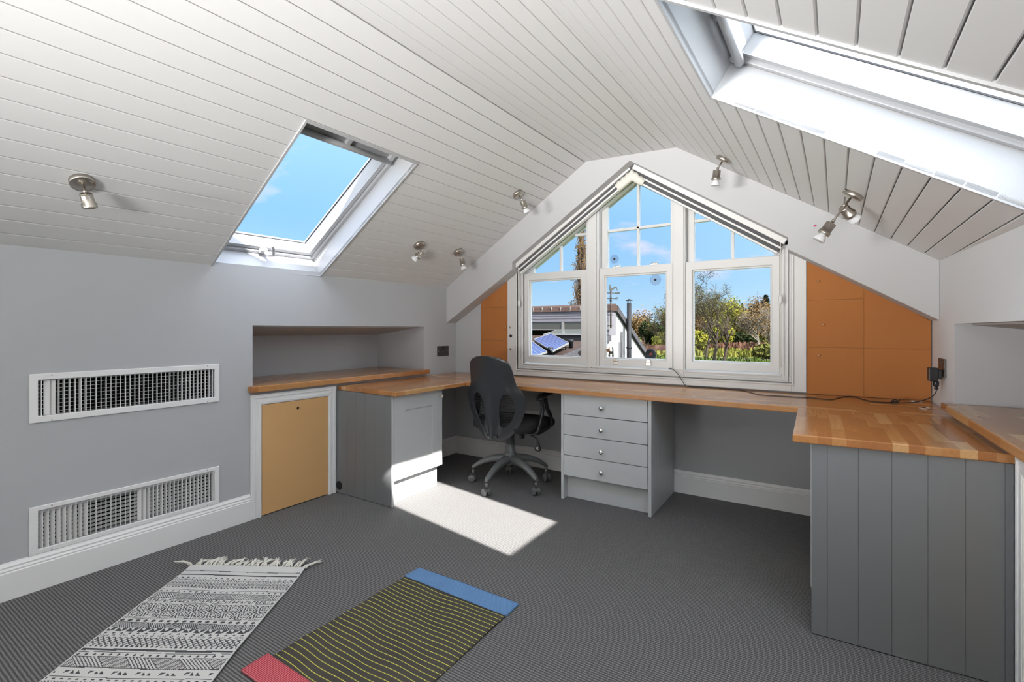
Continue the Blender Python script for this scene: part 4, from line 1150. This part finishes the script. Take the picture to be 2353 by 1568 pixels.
def bush(name, label, x, y, rx, ry, h, lf, n, seed, ls=.35, z0=0.0, bark=None, group=None):
    r = random.Random(seed); R = thing(name, label, 'bush', (x, y, GZ), group=group); m = MB(); b = MB()
    lobes = [(r.uniform(-.6, .6) * rx, r.uniform(-.5, .5) * ry, r.uniform(.35, .72) * h, r.uniform(.28, .5)) for _ in range(11)]
    for lx, ly, lz, lr in lobes:
        b.tube([(x + lx * .1, y + ly * .1, GZ), (x + lx * .6, y + ly * .6, GZ + lz * .6), (x + lx, y + ly, GZ + lz)], [.09, .06, .03], 5, caps=False)
        for _ in range(n // 11):
            d = V((r.gauss(0, 1), r.gauss(0, 1), r.gauss(0, 1))).normalized() * r.uniform(.65, 1.05)
            p = V((x + lx + d.x * lr * rx, y + ly + d.y * lr * ry, GZ + max(.1, lz + d.z * lr * h * .75)))
            a, c = V((r.uniform(-1, 1), r.uniform(-1, 1), r.uniform(-1, 1))).normalized(), V((r.uniform(-1, 1), r.uniform(-1, 1), r.uniform(-1, 1))).normalized()
            s_ = ls * r.uniform(.5, 1)
            m.add([p - a * s_, p + c * s_ * .7, p + a * s_, p - c * s_ * .7], [(0, 1, 2, 3)])
    b.build('stems', bark or M['bark'], R, fix=False)
    m.build('foliage', lf, R, fix=False)
def at(px, D):                                         # ground position seen at picture column px, D metres deep
    u = (px - 1176.5) / 1097.
    return (D * (-.5394 + u * .8420), D * (.8420 + u * .5394))
def hgt(py, D): return CAMH + (758.2 - py) / 1097. * D - GZ
# background wood, from left to right
gw = 'trees of the wood across the meadow'
for i, (px, D, py, sp, bk, lf, n, ls, nm, lab) in enumerate([
    (1455, 120, 738, 1.3, 'twig', 'lf_brown', 1200, .9, 'bare_tree', 'low reddish bare tree right beside the black flue'),
    (1478, 125, 732, 1.3, 'twig', 'lf_brown', 1200, .9, 'bare_tree', 'low reddish bare tree right of the flue, against the sky'),
    (1503, 82, 704, 1.1, 'bark', None, 0, .3, 'bare_tree', 'leafless grey tree showing above the dark bush in the middle pane'),
    (1536, 62, 690, 1.0, 'twig', 'lf_mid', 3000, .17, 'budding_tree', 'budding tree at the right edge of the middle pane'),
    (1622, 56, 640, 1.05, 'bark', 'lf_mid', 6000, .12, 'budding_tree', 'tallest budding tree at the left of the right pane'),
    (1586, 66, 660, 1.0, 'bark', 'lf_mid', 3500, .14, 'budding_tree', 'budding tree partly hidden by the right mullion'),
    (1668, 92, 702, 1.2, 'bark', 'lf_yel', 3200, .55, 'budding_tree', 'rounded yellow green tree in the centre of the right pane'),
    (1640, 100, 722, 1.2, 'bark', 'lf_brown', 2000, .6, 'budding_tree', 'brown budding tree behind the two slim trunks'),
    (1700, 108, 712, 1.3, 'twig', 'lf_mid', 3200, .7, 'budding_tree', 'olive tree filling the dip of the skyline'),
    (1716, 128, 704, 1.3, 'twig', None, 0, .4, 'bare_tree', 'bare treetop on the skyline of the right pane'),
    (1735, 98, 712, 1.3, 'twig', 'lf_brown', 2800, .55, 'budding_tree', 'brown budding tree right of the dip in the skyline'),
    (1770, 86, 700, 1.1, 'twig', 'lf_brown', 3000, .5, 'budding_tree', 'golden brown tree at the right edge of the right pane'),
    (1746, 62, 708, .85, 'birch', 'lf_brown', 900, .26, 'birch_tree', 'pale trunked birch standing right in the right pane'),
    (1775, 64, 735, .9, 'birch', 'lf_brown', 700, .26, 'birch_tree', 'small pale birch at the right edge of the right pane')]):
    X = at(px, D)
    tree(nm, lab, X[0], X[1], hgt(py, D), sp, M[bk], M[lf] if lf else None, int(n * (1.9 if D > 75 else 1)), 20 + i, ls * (.62 if D > 75 else 1), 5 if D < 67 else 4, .15 if D < 70 else .22, upright=.75, group=gw, thin=1.6 if D < 70 else 2.2)
rb_ = random.Random(44)
for i in range(13):
    px = 1570 + i * 18 + rb_.uniform(-5, 5); X = at(px, 116 + rb_.uniform(-8, 8)); py = (712 if i > 3 else 722) + rb_.uniform(-4, 6) + (6 if 6 < i < 9 else 0)
    tree('budding_tree', 'budding tree in the farthest row of the wood behind the right pane', X[0], X[1], hgt(py, 116), 1.2, M['twig'], M[('lf_brown', 'lf_mid', 'lf_brown', 'lf_yel')[i % 4]], 3600, 300 + i, .38, 3, .2, upright=.75, group='farthest row of trees in the wood', thin=2.4)
X = at(1337, 60); H = hgt(520, 60); r = random.Random(9)
R = thing('poplar_tree', 'tall narrow bare poplar behind the ridge in the left pane', 'tree', (X[0], X[1], GZ), group=gw)
m = MB(); m.tube([(X[0], X[1], GZ), (X[0] + .1, X[1], GZ + H * .5), (X[0], X[1], GZ + H)], [.3, .16, .02], 6)
tp = []
for k in range(330):
    f = r.uniform(.12, .96); a = r.uniform(0, 6.28); L = (2.0 + 2.2 * (1 - f)) * r.uniform(.6, 1.1) * (1 if f < .75 else .55); o = (.20 + .26 * (1 - f)) * r.uniform(.5, 1.3)
    p = V((X[0], X[1], GZ + H * f)); d = V((math.cos(a) * o, math.sin(a) * o, 1)).normalized()
    q = p + d * L * .5 + V((math.cos(a), math.sin(a), 0)) * .15; e = p + d * L
    if e.z > GZ + H * 1.02: continue
    m.tube([p, q, e], [.045, .035, .018], 3, caps=False); tp += [q, e]
    for j in range(3): m.tube([q.lerp(e, j / 3), q.lerp(e, j / 3) + V((r.uniform(-.35, .35), r.uniform(-.35, .35), r.uniform(.3, .9)))], [.022, .012], 3, caps=False)
m.build('trunk', M['twig'], R, fix=False)
m = MB()
for _ in range(1200):
    p = r.choice(tp) + V((r.gauss(0, .2), r.gauss(0, .2), r.gauss(0, .3))); s_ = .09
    m.add([p - V((s_, 0, 0)), p + V((0, 0, -s_)), p + V((s_, .02, 0)), p + V((0, 0, s_))], [(0, 1, 2, 3)])
m.build('foliage', M['lf_brown'], R, fix=False)
X = at(1315, 64)
tree('bare_tree', 'thin bare tree left of the poplar, just above the ridge', X[0], X[1], hgt(676, 64), .6, M['twig'], None, 0, 78, .2, 4, .12, upright=.9, thin=1.6)
# two slim trunks near the house
for px, D, py, sd, ln, lab in ((1641, 47, 700, 5, (.00, 0), 'slim leaning trunk at the left of the right pane lawn'), (1660, 46, 716, 6, (.14, .05), 'second slim trunk with pale upper stem, right of the first')):
    X = at(px, D); tree('slim_tree', lab, X[0], X[1], hgt(py, D), .8, M['bark'], None, 0, sd, .2, 3, .19, lean=ln, first=.5, upright=.9, split=2, thin=1.3)
# conifer
px, D, py = 1760, 100, 676
X = at(px, D); H = hgt(py, D); r = random.Random(3)
R = thing('conifer_tree', 'dark layered conifer top at the right edge of the skyline', 'tree', (X[0], X[1], GZ))
m = MB(); m.tube([(X[0], X[1], GZ), (X[0], X[1], GZ + H)], [.25, .03], 6); m.build('trunk', M['bark'], R)
m = MB()
for k in range(46):
    z = GZ + H * (.35 + .65 * k / 46); L = 3.4 * (1 - (k / 46)) + .3
    for j in range(7):
        a = r.uniform(0, 6.28); c, s_ = math.cos(a), math.sin(a); l = L * r.uniform(.6, 1.1); e = V((X[0] + c * l, X[1] + s_ * l, z - l * .12))
        for q in range(5):
            f = V((X[0], X[1], z)).lerp(e, (q + 1) / 5.5); w = .28
            m.add([f + V((-s_ * w, c * w, 0)), f + V((c * .5, s_ * .5, -.05)), f + V((s_ * w, -c * w, 0)), f + V((0, 0, -.32))], [(0, 1, 2), (0, 2, 3)])
m.build('foliage', M['lf_con'], R, fix=False)
# bushes
for px, D, rx, h, lf, n, sd, lab in ((1506, 74, 2.6, 5.0, 'lf_dark', 3600, 1, 'big dark evergreen bush in the middle pane'), (1522, 71, 1.5, 3.3, 'lf_yel', 1500, 2, 'bright yellow green bush in front of the dark evergreen'),
        (1604, 70, 1.8, 3.6, 'lf_yel', 1500, 3, 'yellow green bush at the left edge of the right pane'), (1657, 84, 2.4, 4.4, 'lf_yel', 2000, 4, 'yellow green bush between the two slim trunks'),
        (1640, 90, 3.6, 3.4, 'lf_dark', 2400, 5, 'dark bush low behind the slim trunks'), (1700, 96, 4.0, 3.2, 'lf_dark', 2400, 6, 'dark bush under the olive tree'), (1765, 58, 2.0, 2.0, 'lf_mid', 1500, 7, 'low scrub at the right corner of the right pane'),
        (1735, 98, 4.0, 4.0, 'lf_mid', 2400, 8, 'olive bush behind the birch'), (1600, 92, 4.0, 3.6, 'lf_mid', 2000, 9, 'olive bush behind the left mullion side of the right pane')):
    X = at(px, D); bush('bush', lab, X[0], X[1], rx, rx, h, M[lf], n, sd, .32, group='bushes beyond the window')
X = at(1489, 58); tree('bare_tree', 'tiny pinkish bare tree in front of the dark bush', X[0], X[1], hgt(775, 58), .7, M['twig'], None, 0, 91, .2, 3, .06, upright=.9, thin=1.1)
X0, X1 = at(1452, 60), at(1560, 60)
m = MB()
for k in range(60):
    a = V((X0[0], X0[1], 0)).lerp(V((X1[0], X1[1], 0)), k / 60); b = V((X0[0], X0[1], 0)).lerp(V((X1[0], X1[1], 0)), (k + .95) / 60)
    z = GZ + 1.62 + .05 * math.sin(k * 2.3)
    m.hexa([V((a.x, a.y, GZ + .9)), V((b.x, b.y, GZ + .9)), V((b.x, b.y + .1, GZ + .9)), V((a.x, a.y + .1, GZ + .9)), V((a.x, a.y, z)), V((b.x, b.y, z)), V((b.x, b.y + .1, z)), V((a.x, a.y + .1, z))])
tag(m.build('fence', M['reeds']), 'brown woven fence behind the neighbouring gable in the middle pane', 'fence')

# neighbouring building
gx = -7.16
M['tile'] = noisecol('brown_ridge_tile', [(.3, ec(.19, .11, .085)), (.7, ec(.30, .19, .15))], 6)
M['roofbrown'] = noisecol('brown_roofing', [(.3, ec(.15, .095, .075)), (.7, ec(.22, .145, .115))], 3)
M['render'] = noisecol('white_render', [(.3, ec(.92, .92, .93)), (.7, ec(1.05, 1.05, 1.05))], 3)
M['clad'] = noisecol('lilac_white_boards', [(.3, ec(.60, .56, .62)), (.7, ec(.70, .66, .72))], 3)
M['lead'] = noisecol('grey_lead', [(.3, ec(.18, .17, .19)), (.7, ec(.30, .29, .32))], 4)
M['dglass'] = plain('dark_window_glass', (.035 , .033, .026, 1), .08)
M['vframe'] = plain('cream_window_frame', ec(.75, .70, .66), .5)
M['outblack'] = plain('black_metal', (.006, .006, .007, 1), .62, spec=.25)
B = thing('building', 'white rendered building with brown roof, solar panels and a weather vane', 'building', (gx, 15, GZ))
zroof = lambda y: .87 + .148 * (y - 18.5)
m = MB(); m.prism([(11.0, zroof(11.0)), (18.5, zroof(18.5)), (18.5, zroof(18.5) - .18), (11.0, zroof(11.0) - .18)], lambda y, z, d: V((d, y, z)), -26, gx + .06); m.build('roof', M['roofbrown'], B)
m = MB(); m.prism([(19.25, 2.06), (24.2, -.42), (24.2, -.62), (19.25, 1.86)], lambda y, z, d: V((d, y, z)), -26, gx + .06); m.build('roof', M['roofbrown'], B)
m = MB(); m.prism([(11.2, GZ), (23.6, GZ), (23.6, -.20), (19.25, 1.92), (18.55, 1.92), (18.55, zroof(18.55) - .1), (11.2, zroof(11.2) - .1)], lambda y, z, d: V((d, y, z)), gx - .3, gx); m.build('gable_wall', M['render'], B)
m = MB(); m.prism([(10.95, zroof(10.95) + .03), (18.45, zroof(18.45) + .03), (18.45, zroof(18.45) - .19), (10.95, zroof(10.95) - .19)], lambda y, z, d: V((d, y, z)), gx + .04, gx + .12); m.build('verge', M['lead'], B)
m = MB(); m.prism([(19.2, 2.12), (24.25, -.42), (24.25, -.66), (19.2, 1.86)], lambda y, z, d: V((d, y, z)), gx + .04, gx + .13); m.build('verge', M['lead'], B)
m = MB()
for k in range(22):
    x = gx + .10 - k * .455
    m.prism([(18.42, 1.90), (18.50, 2.10), (18.95, 2.20), (19.40, 2.10), (19.48, 1.90)], lambda y, z, d: V((d, y, z)), x - .445, x)
m.build('ridge_tiles', M['tile'], B)
m = MB()
for k in range(22):
    x = gx + .10 - k * .455; m.box(x - .010 - .445, 18.425, 1.89, x - .445 + .004, 19.47, 2.105)
m.build('mortar_joints', M['vframe'], B)
m = MB(); m.box(-26, 18.44, 1.83, gx + .02, 18.55, 1.90); m.build('gutter', M['lead'], B)
m = MB()
for k in range(3): m.box(-26, 18.47 + .01 * (2 - k), 1.462 + k * .128, gx - .02, 18.6, 1.462 + k * .128 + .118)
m.build('cladding', M['clad'], B, .006)
m = MB(); m.box(-26, 18.56, 1.1, gx - .05, 18.62, 1.86); m.build('cladding_gap', M['lead'], B)
for k in range(6):
    x1 = gx - .10 - k * 2.05; m = MB(); m.box(x1 - 1.93, 18.53, 1.15, x1, 18.56, 1.455); w = m.build('window', M['dglass'], B)
    m = MB(); m.box(x1, 18.49, 1.13, x1 + .12, 18.57, 1.46); m.build('mullion', M['vframe'], w)
m = MB(); m.box(-26, 18.42, 1.10, gx + .02, 18.6, 1.145); m.build('sill', M['vframe'], B)
m = MB(); m.box(gx - .06, 18.50, .90, gx + .015, 19.25, 1.90); 
m.build('tile_hung_cheek', M['clad'], B)
for x0, x1, y0, y1 in ((-9.45, -7.75, 17.25, 18.35), (-13.2, -11.0, 17.4, 18.35)):
    m = MB()
    for a, b, c, d in ((x0, x1, y0, y0 + .07), (x0, x1, y1 - .07, y1), (x0, x0 + .07, y0, y1), (x1 - .07, x1, y0, y1)):
        m.hexa([V((p, q, zroof(q) + h)) for h in (0, .24) for p, q in ((a, c), (b, c), (b, d), (a, d))])
    rw = m.build('roof_window', M['outblack'], B)
    m = MB(); m.hexa([V((p, q, zroof(q) + h)) for h in (.235, .262) for p, q in ((x0 - .05, y0 - .05), (x1 + .05, y0 - .05), (x1 + .05, y1), (x0 - .05, y1))]); m.build('rim', M['vframe'], rw)
    m = MB(); m.hexa([V((p, q, zroof(q) + h)) for h in (.263, .270) for p, q in ((x0 + .03, y0 + .03), (x1 - .03, y0 + .03), (x1 - .03, y1 - .04), (x0 + .03, y1 - .04))]); m.build('pane', plain('pale_roof_glass', ec(.46, .50, .47), .1), rw)
for x, y in ((-7.54, 15.73), (-7.52, 14.12)):
    z = zroof(y); m = MB(); m.lathe([(.075, z - .05), (.075, z + .20), (.10, z + .21), (.10, z + .29), (.085, z + .31), (.0001, z + .31)], Matrix.Translation((x, y, 0)), 16); m.build('vent_pipe', M['outblack'], B)
m = MB(); m.lathe([(.095, GZ), (.095, 2.28)], Matrix.Translation((-6.9, 20.2, 0)), 20); m.lathe([(.10, .30), (.115, .32), (.115, .37), (.10, .39)], Matrix.Translation((-6.9, 20.2, 0)), 20)
m.tube([(-6.9 + .05, 20.2, 2.27), (-6.9 + .07, 20.2, 2.40)], .008, 5); m.tube([(-6.95, 20.15, 2.27), (-6.97, 20.13, 2.40)], .008, 5); m.tube([(-6.93, 20.26, 2.27), (-6.95, 20.28, 2.40)], .008, 5)
m.lathe([(.15, 2.39), (.15, 2.405), (.0001, 2.47)], Matrix.Translation((-6.9, 20.2, 0)), 20)
m.build('flue', M['outblack'], B, label='tall black stove flue with a flat cowl')
m = MB(); m.lathe([(.035, GZ), (.035, 1.05)], Matrix.Translation((-7.09, 19.85, 0)), 10); m.lathe([(.03, GZ), (.03, .62)], Matrix.Translation((-7.09, 19.66, 0)), 10); m.build('drain_pipe', M['lead'], B)

def panelthing(cs, label):
    cs = [V(c) for c in cs]; n = (cs[1] - cs[0]).cross(cs[3] - cs[0]).normalized()
    if n.z < 0: n = -n
    c = sum(cs, V((0, 0, 0))) / 4
    R = thing('solar_panel', label, 'solar panel', c)
    def L(u, v, h): return cs[0].lerp(cs[1], u).lerp(cs[3].lerp(cs[2], u), v) + n * h
    m = MB(); e = .022
    for a, b, cc, d in ((0, 1, 0, e), (0, 1, 1 - e, 1), (0, e, 0, 1), (1 - e, 1, 0, 1)): m.hexa([L(p, q, h) for h in (-.03, .02) for p, q in ((a, cc), (b, cc), (b, d), (a, d))])
    m.build('frame', plain('pale_panel_frame', ec(.72, .70, .66), .5), R)
    m = MB(); m.hexa([L(p, q, h) for h in (-.01, .010) for p, q in ((e, e), (1 - e, e), (1 - e, 1 - e), (e, 1 - e))]); m.build('backing', plain('cell_gap_white', ec(.62, .66, .82), .4), R)
    m = MB(); nx, ny = 10, 6
    for i in range(nx):
        for j in range(ny):
            u0, u1 = e + (1 - 2 * e) * (i + .06) / nx, e + (1 - 2 * e) * (i + .94) / nx; v0, v1 = e + (1 - 2 * e) * (j + .05) / ny, e + (1 - 2 * e) * (j + .95) / ny
            m.hexa([L(p, q, h) for h in (.008, .013) for p, q in ((u0, v0), (u1, v0), (u1, v1), (u0, v1))])
    m.build('cells', plain('blue_solar_cells', ec(.13, .20, .62), .25), R)
    m = MB()
    for u in (.08, .5, .92): m.hexa([L(u - .01, .02, -.09), L(u + .01, .02, -.09), L(u + .01, .98, -.09), L(u - .01, .98, -.09), L(u - .01, .02, -.03), L(u + .01, .02, -.03), L(u + .01, .98, -.03), L(u - .01, .98, -.03)])
    for u, v in ((.1, .1), (.9, .1), (.9, .9), (.1, .9)):
        p = L(u, v, -.05); m.tube([p, V((p.x, p.y, zroof(p.y) - .01))], .022, 6)
    m.build('mounting_rails', M['outblack'], R)
a0, a1, a2, a3 = V((-9.27, 17.43, .962)), V((-7.403, 15.299, .646)), V((-7.241, 13.75, .417)), V((-9.25, 15.95, .745))
panelthing([a0, a1, a2, a3], 'upper blue solar panel on the brown roof in the left pane')
o_ = (a3 - a0) + V((-.02, -.06, -.01))
panelthing([V((-9.23, 15.73, .712)), V((-7.367, 13.62, .400)), V((-7.47, 12.2, .190)), V((-9.3, 14.3, .50))], 'lower solar panel, cut off by the corner of the left pane')
# weather vane
R = thing('weather_vane', 'weathercock with compass arms on the ridge end in the middle pane', 'weather vane', (-7.005, 18.30, 1.0))
vx, vy = -7.005, 18.30
M['rust'] = plain('rusty_iron', (.020, .008, .006, 1), .7); M['verdigris'] = plain('verdigris_copper', (.010, .013, .013, 1), .6)
m = MB(); m.tube([(vx, vy, 1.18), (vx, vy, 2.72)], .034, 8)
for z in (1.28, 1.72): m.tube([(vx - .155, vy + .03, z), (vx + .06, vy + .03, z)], .022, 6); m.tube([(vx, vy, z), (vx, vy + .05, z)], .022, 6)
m.build('mast', M['rust'], R)
m = MB(); m.tube([(vx, vy, 2.22), (vx, vy, 2.60)], .030, 8); m.sphere((vx, vy, 2.30), .05); m.sphere((vx, vy, 2.44), .04)
fwd = V((CR.x, CR.y, 0))
cp = V((vx, vy, 2.375)); m.tube([cp - fwd * .20, cp + fwd * .20], .016, 6); m.tube([cp - CF * .2, cp + CF * .2], .016, 6)
m.build('compass_arms', M['verdigris'], R)
def letter(strokes, c):
    m = MB()
    for s_ in strokes: m.tube([c + fwd * a + V((0, 0, b)) for a, b in s_], .016, 5)
    return m
letter([[(-.05, .05), (-.028, -.05), (0, .03), (.028, -.05), (.05, .05)]], cp - fwd * .255).build('letter', M['verdigris'], R)
letter([[(.04, .05), (-.04, .05), (-.04, -.05), (.04, -.05)], [(-.04, 0), (.02, 0)]], cp + fwd * .25).build('letter', M['verdigris'], R)
az = 2.60; c0 = V((vx, vy, az))
m = MB(); m.tube([c0 - fwd * .24, c0 + fwd * .35], .017, 6)
fl = lambda a, b, d: V((vx, vy, 0)) + fwd * a + CF * d + V((0, 0, b))
m.prism([(-.235, az), (-.19, az + .032), (-.19, az - .032)], fl, -.008, .008)
m.prism([(.16, az - .03), (.20, az), (.16, az + .03), (.33, az + .045), (.37, az + .01), (.33, az - .045)], fl, -.008, .008)
m.build('arrow', M['verdigris'], R)
m = MB()
body = [(-.055, .10), (-.030, .085), (.005, .085), (.055, .115), (.075, .165), (.085, .215), (.055, .195), (.020, .205), (-.015, .235), (-.028, .285), (-.022, .315), (-.040, .345), (-.062, .335), (-.080, .318), (-.062, .300), (-.058, .265), (-.085, .225), (-.090, .170)]
m.prism([(a + .01, az + b) for a, b in body], fl, -.02, .02)
tail = [(.060, .165), (.085, .215), (.13, .255), (.19, .262), (.235, .225), (.255, .160), (.250, .075), (.232, .120), (.222, .165), (.195, .190), (.160, .190), (.130, .165), (.095, .135)]
m.prism([(a + .01, az + b) for a, b in tail], fl, -.012, .012)
for q in (-.03, .025): m.tube([fl(q, az + .01, 0), fl(q + .01, az + .10, 0)], .014, 5)
m.build('cockerel', M['verdigris'], R)
# ------------------------------------------------------------------ light
SUN = V((-1.13, .425, -1.0))
s = bpy.data.lights.new('sun', 'SUN'); s.energy = SUN_E; s.angle = math.radians(.6); s.color = (1, .965, .92)
so_ = bpy.data.objects.new('sun', s); C.objects.link(so_); so_.location = (4, -2, 6); so_.rotation_euler = SUN.to_track_quat('-Z', 'Y').to_euler()
def area(name, p, d, sx, sy, e, spread=180, col=(1, 1, 1)):
    a = bpy.data.lights.new(name, 'AREA'); a.shape = 'RECTANGLE'; a.size, a.size_y = sx, sy; a.energy = e; a.color = col; a.spread = math.radians(spread)
    o = bpy.data.objects.new(name, a); C.objects.link(o); o.location = p; o.rotation_euler = V(d).to_track_quat('-Z', 'Y').to_euler(); return o
area('added_fill_light', (-2.25, -2.9, .85), (.50, 1, .50), 1.1, .5, FILL_E * .50, 62, (1, .985, .965))  # added fill lights behind the camera, no such lamps in the room
area('added_fill_light', (-.05, -2.9, .85), (-.30, 1, .56), 1.1, .5, FILL_E * .46, 62, (1, .985, .965))
for nm, S, O, dd in (('skylight_portal', SL, LO, .24), ('skylight_portal', SR, RO, .24)):
    p = S((O[0] + O[1]) / 2, (O[2] + O[3]) / 2, dd); o = area(nm, p, -S.n, .9, 1.2, 1); o.data.cycles.is_portal = True
o = area('window_portal', (-1.12, 3.56, 1.5), (0, -1, 0), 2.1, 1.6, 1); o.data.cycles.is_portal = True

# sky: blue with small pinkish clouds, brighter towards the sun
w = bpy.data.worlds.new('sky'); bpy.context.scene.world = w; w.use_nodes = True
t = NT.__new__(NT); t.t = w.node_tree; t.n = t.t.nodes; t.n.clear()
out = t.new('ShaderNodeOutputWorld'); bg = t.new('ShaderNodeBackground'); t.link(bg.outputs[0], out.inputs[0])
g = t.new('ShaderNodeTexCoord').outputs['Generated']; x, y, z = t.sep(g)
el = t.ramp(t.math('MAXIMUM', z, 0.0), [(0, (.46, .66, .82, 1)), (.10, (.30, .54, .80, 1)), (.22, (.23, .49, .82, 1)), (.45, (.27, .54, .89, 1)), (1, (.25, .5, .9, 1))])
zz = t.math('ADD', t.math('MAXIMUM', z, 0.0), .16)
pv = t.comb(t.math('DIVIDE', x, zz), t.math('DIVIDE', y, zz), .37)
n1 = t.noise(pv, 1.9, 6, .55)
cm = t.ramp(n1, [(.56, (0, 0, 0, 1)), (.70, (1, 1, 1, 1))])
front = t.math('GREATER_THAN', y, .2)
cl = t.math('MULTIPLY', t.math('MULTIPLY', cm, .75), t.math('SUBTRACT', 1.0, t.math('MULTIPLY', t.math('GREATER_THAN', z, .42), 1.0)))
sky = t.mix(cl, el, (.68, .66, .86, 1))
sv = (-SUN).normalized(); bd = V((.75, -.35, .56)).normalized()
dot = t.math('ADD', t.math('ADD', t.math('MULTIPLY', x, bd.x), t.math('MULTIPLY', y, bd.y)), t.math('MULTIPLY', z, bd.z))
k = t.math('POWER', t.math('MAXIMUM', t.math('ADD', t.math('MULTIPLY', dot, .62), .38), 0.0), 2.2)
zen = t.math('POWER', t.math('MAXIMUM', z, 0.0), 3.0)
gain = t.math('ADD', t.math('MULTIPLY', k, SKY_SIDE), t.math('MULTIPLY', zen, SKY_ZEN))
wht = t.new('ShaderNodeMix', data_type='RGBA'); wht.inputs['Factor'].default_value = 1
add = t.new('ShaderNodeVectorMath', operation='SCALE'); add.inputs[0].default_value = (.90, .95, 1.0); t.link(gain, add.inputs['Scale'])
sm = t.new('ShaderNodeVectorMath', operation='SCALE'); t.link(sky, sm.inputs[0]); sm.inputs['Scale'].default_value = SKY_BASE
tot = t.new('ShaderNodeVectorMath', operation='ADD'); t.link(sm.outputs[0], tot.inputs[0]); t.link(add.outputs[0], tot.inputs[1])
t.link(tot.outputs[0], bg.inputs[0]); bg.inputs[1].default_value = 1.0

# ------------------------------------------------------------------ camera
cam = bpy.data.cameras.new('camera'); co = bpy.data.objects.new('camera', cam); C.objects.link(co)
cam.sensor_fit = 'HORIZONTAL'; cam.sensor_width = 36; cam.lens = 1097 / 2353 * 36
cam.shift_y = -(784 - 758.2) / 2353
cam.clip_start = .02; cam.clip_end = 900
co.location = (0, 0, CAMH); co.rotation_euler = (PI / 2, 0, .5697)
sc = bpy.context.scene; sc.camera = co
sc.view_settings.view_transform = 'Standard'; sc.view_settings.look = 'None'; sc.view_settings.gamma = 1; sc.view_settings.use_curve_mapping = False
sc.view_settings.exposure = EXPO
sc.cycles.use_denoising = True
try: sc.cycles.denoiser = 'OPENIMAGEDENOISE'
except Exception: pass
sc.cycles.max_bounces = 10; sc.cycles.diffuse_bounces = 6; sc.cycles.transparent_max_bounces = 24
sc.cycles.sample_clamp_indirect = 8
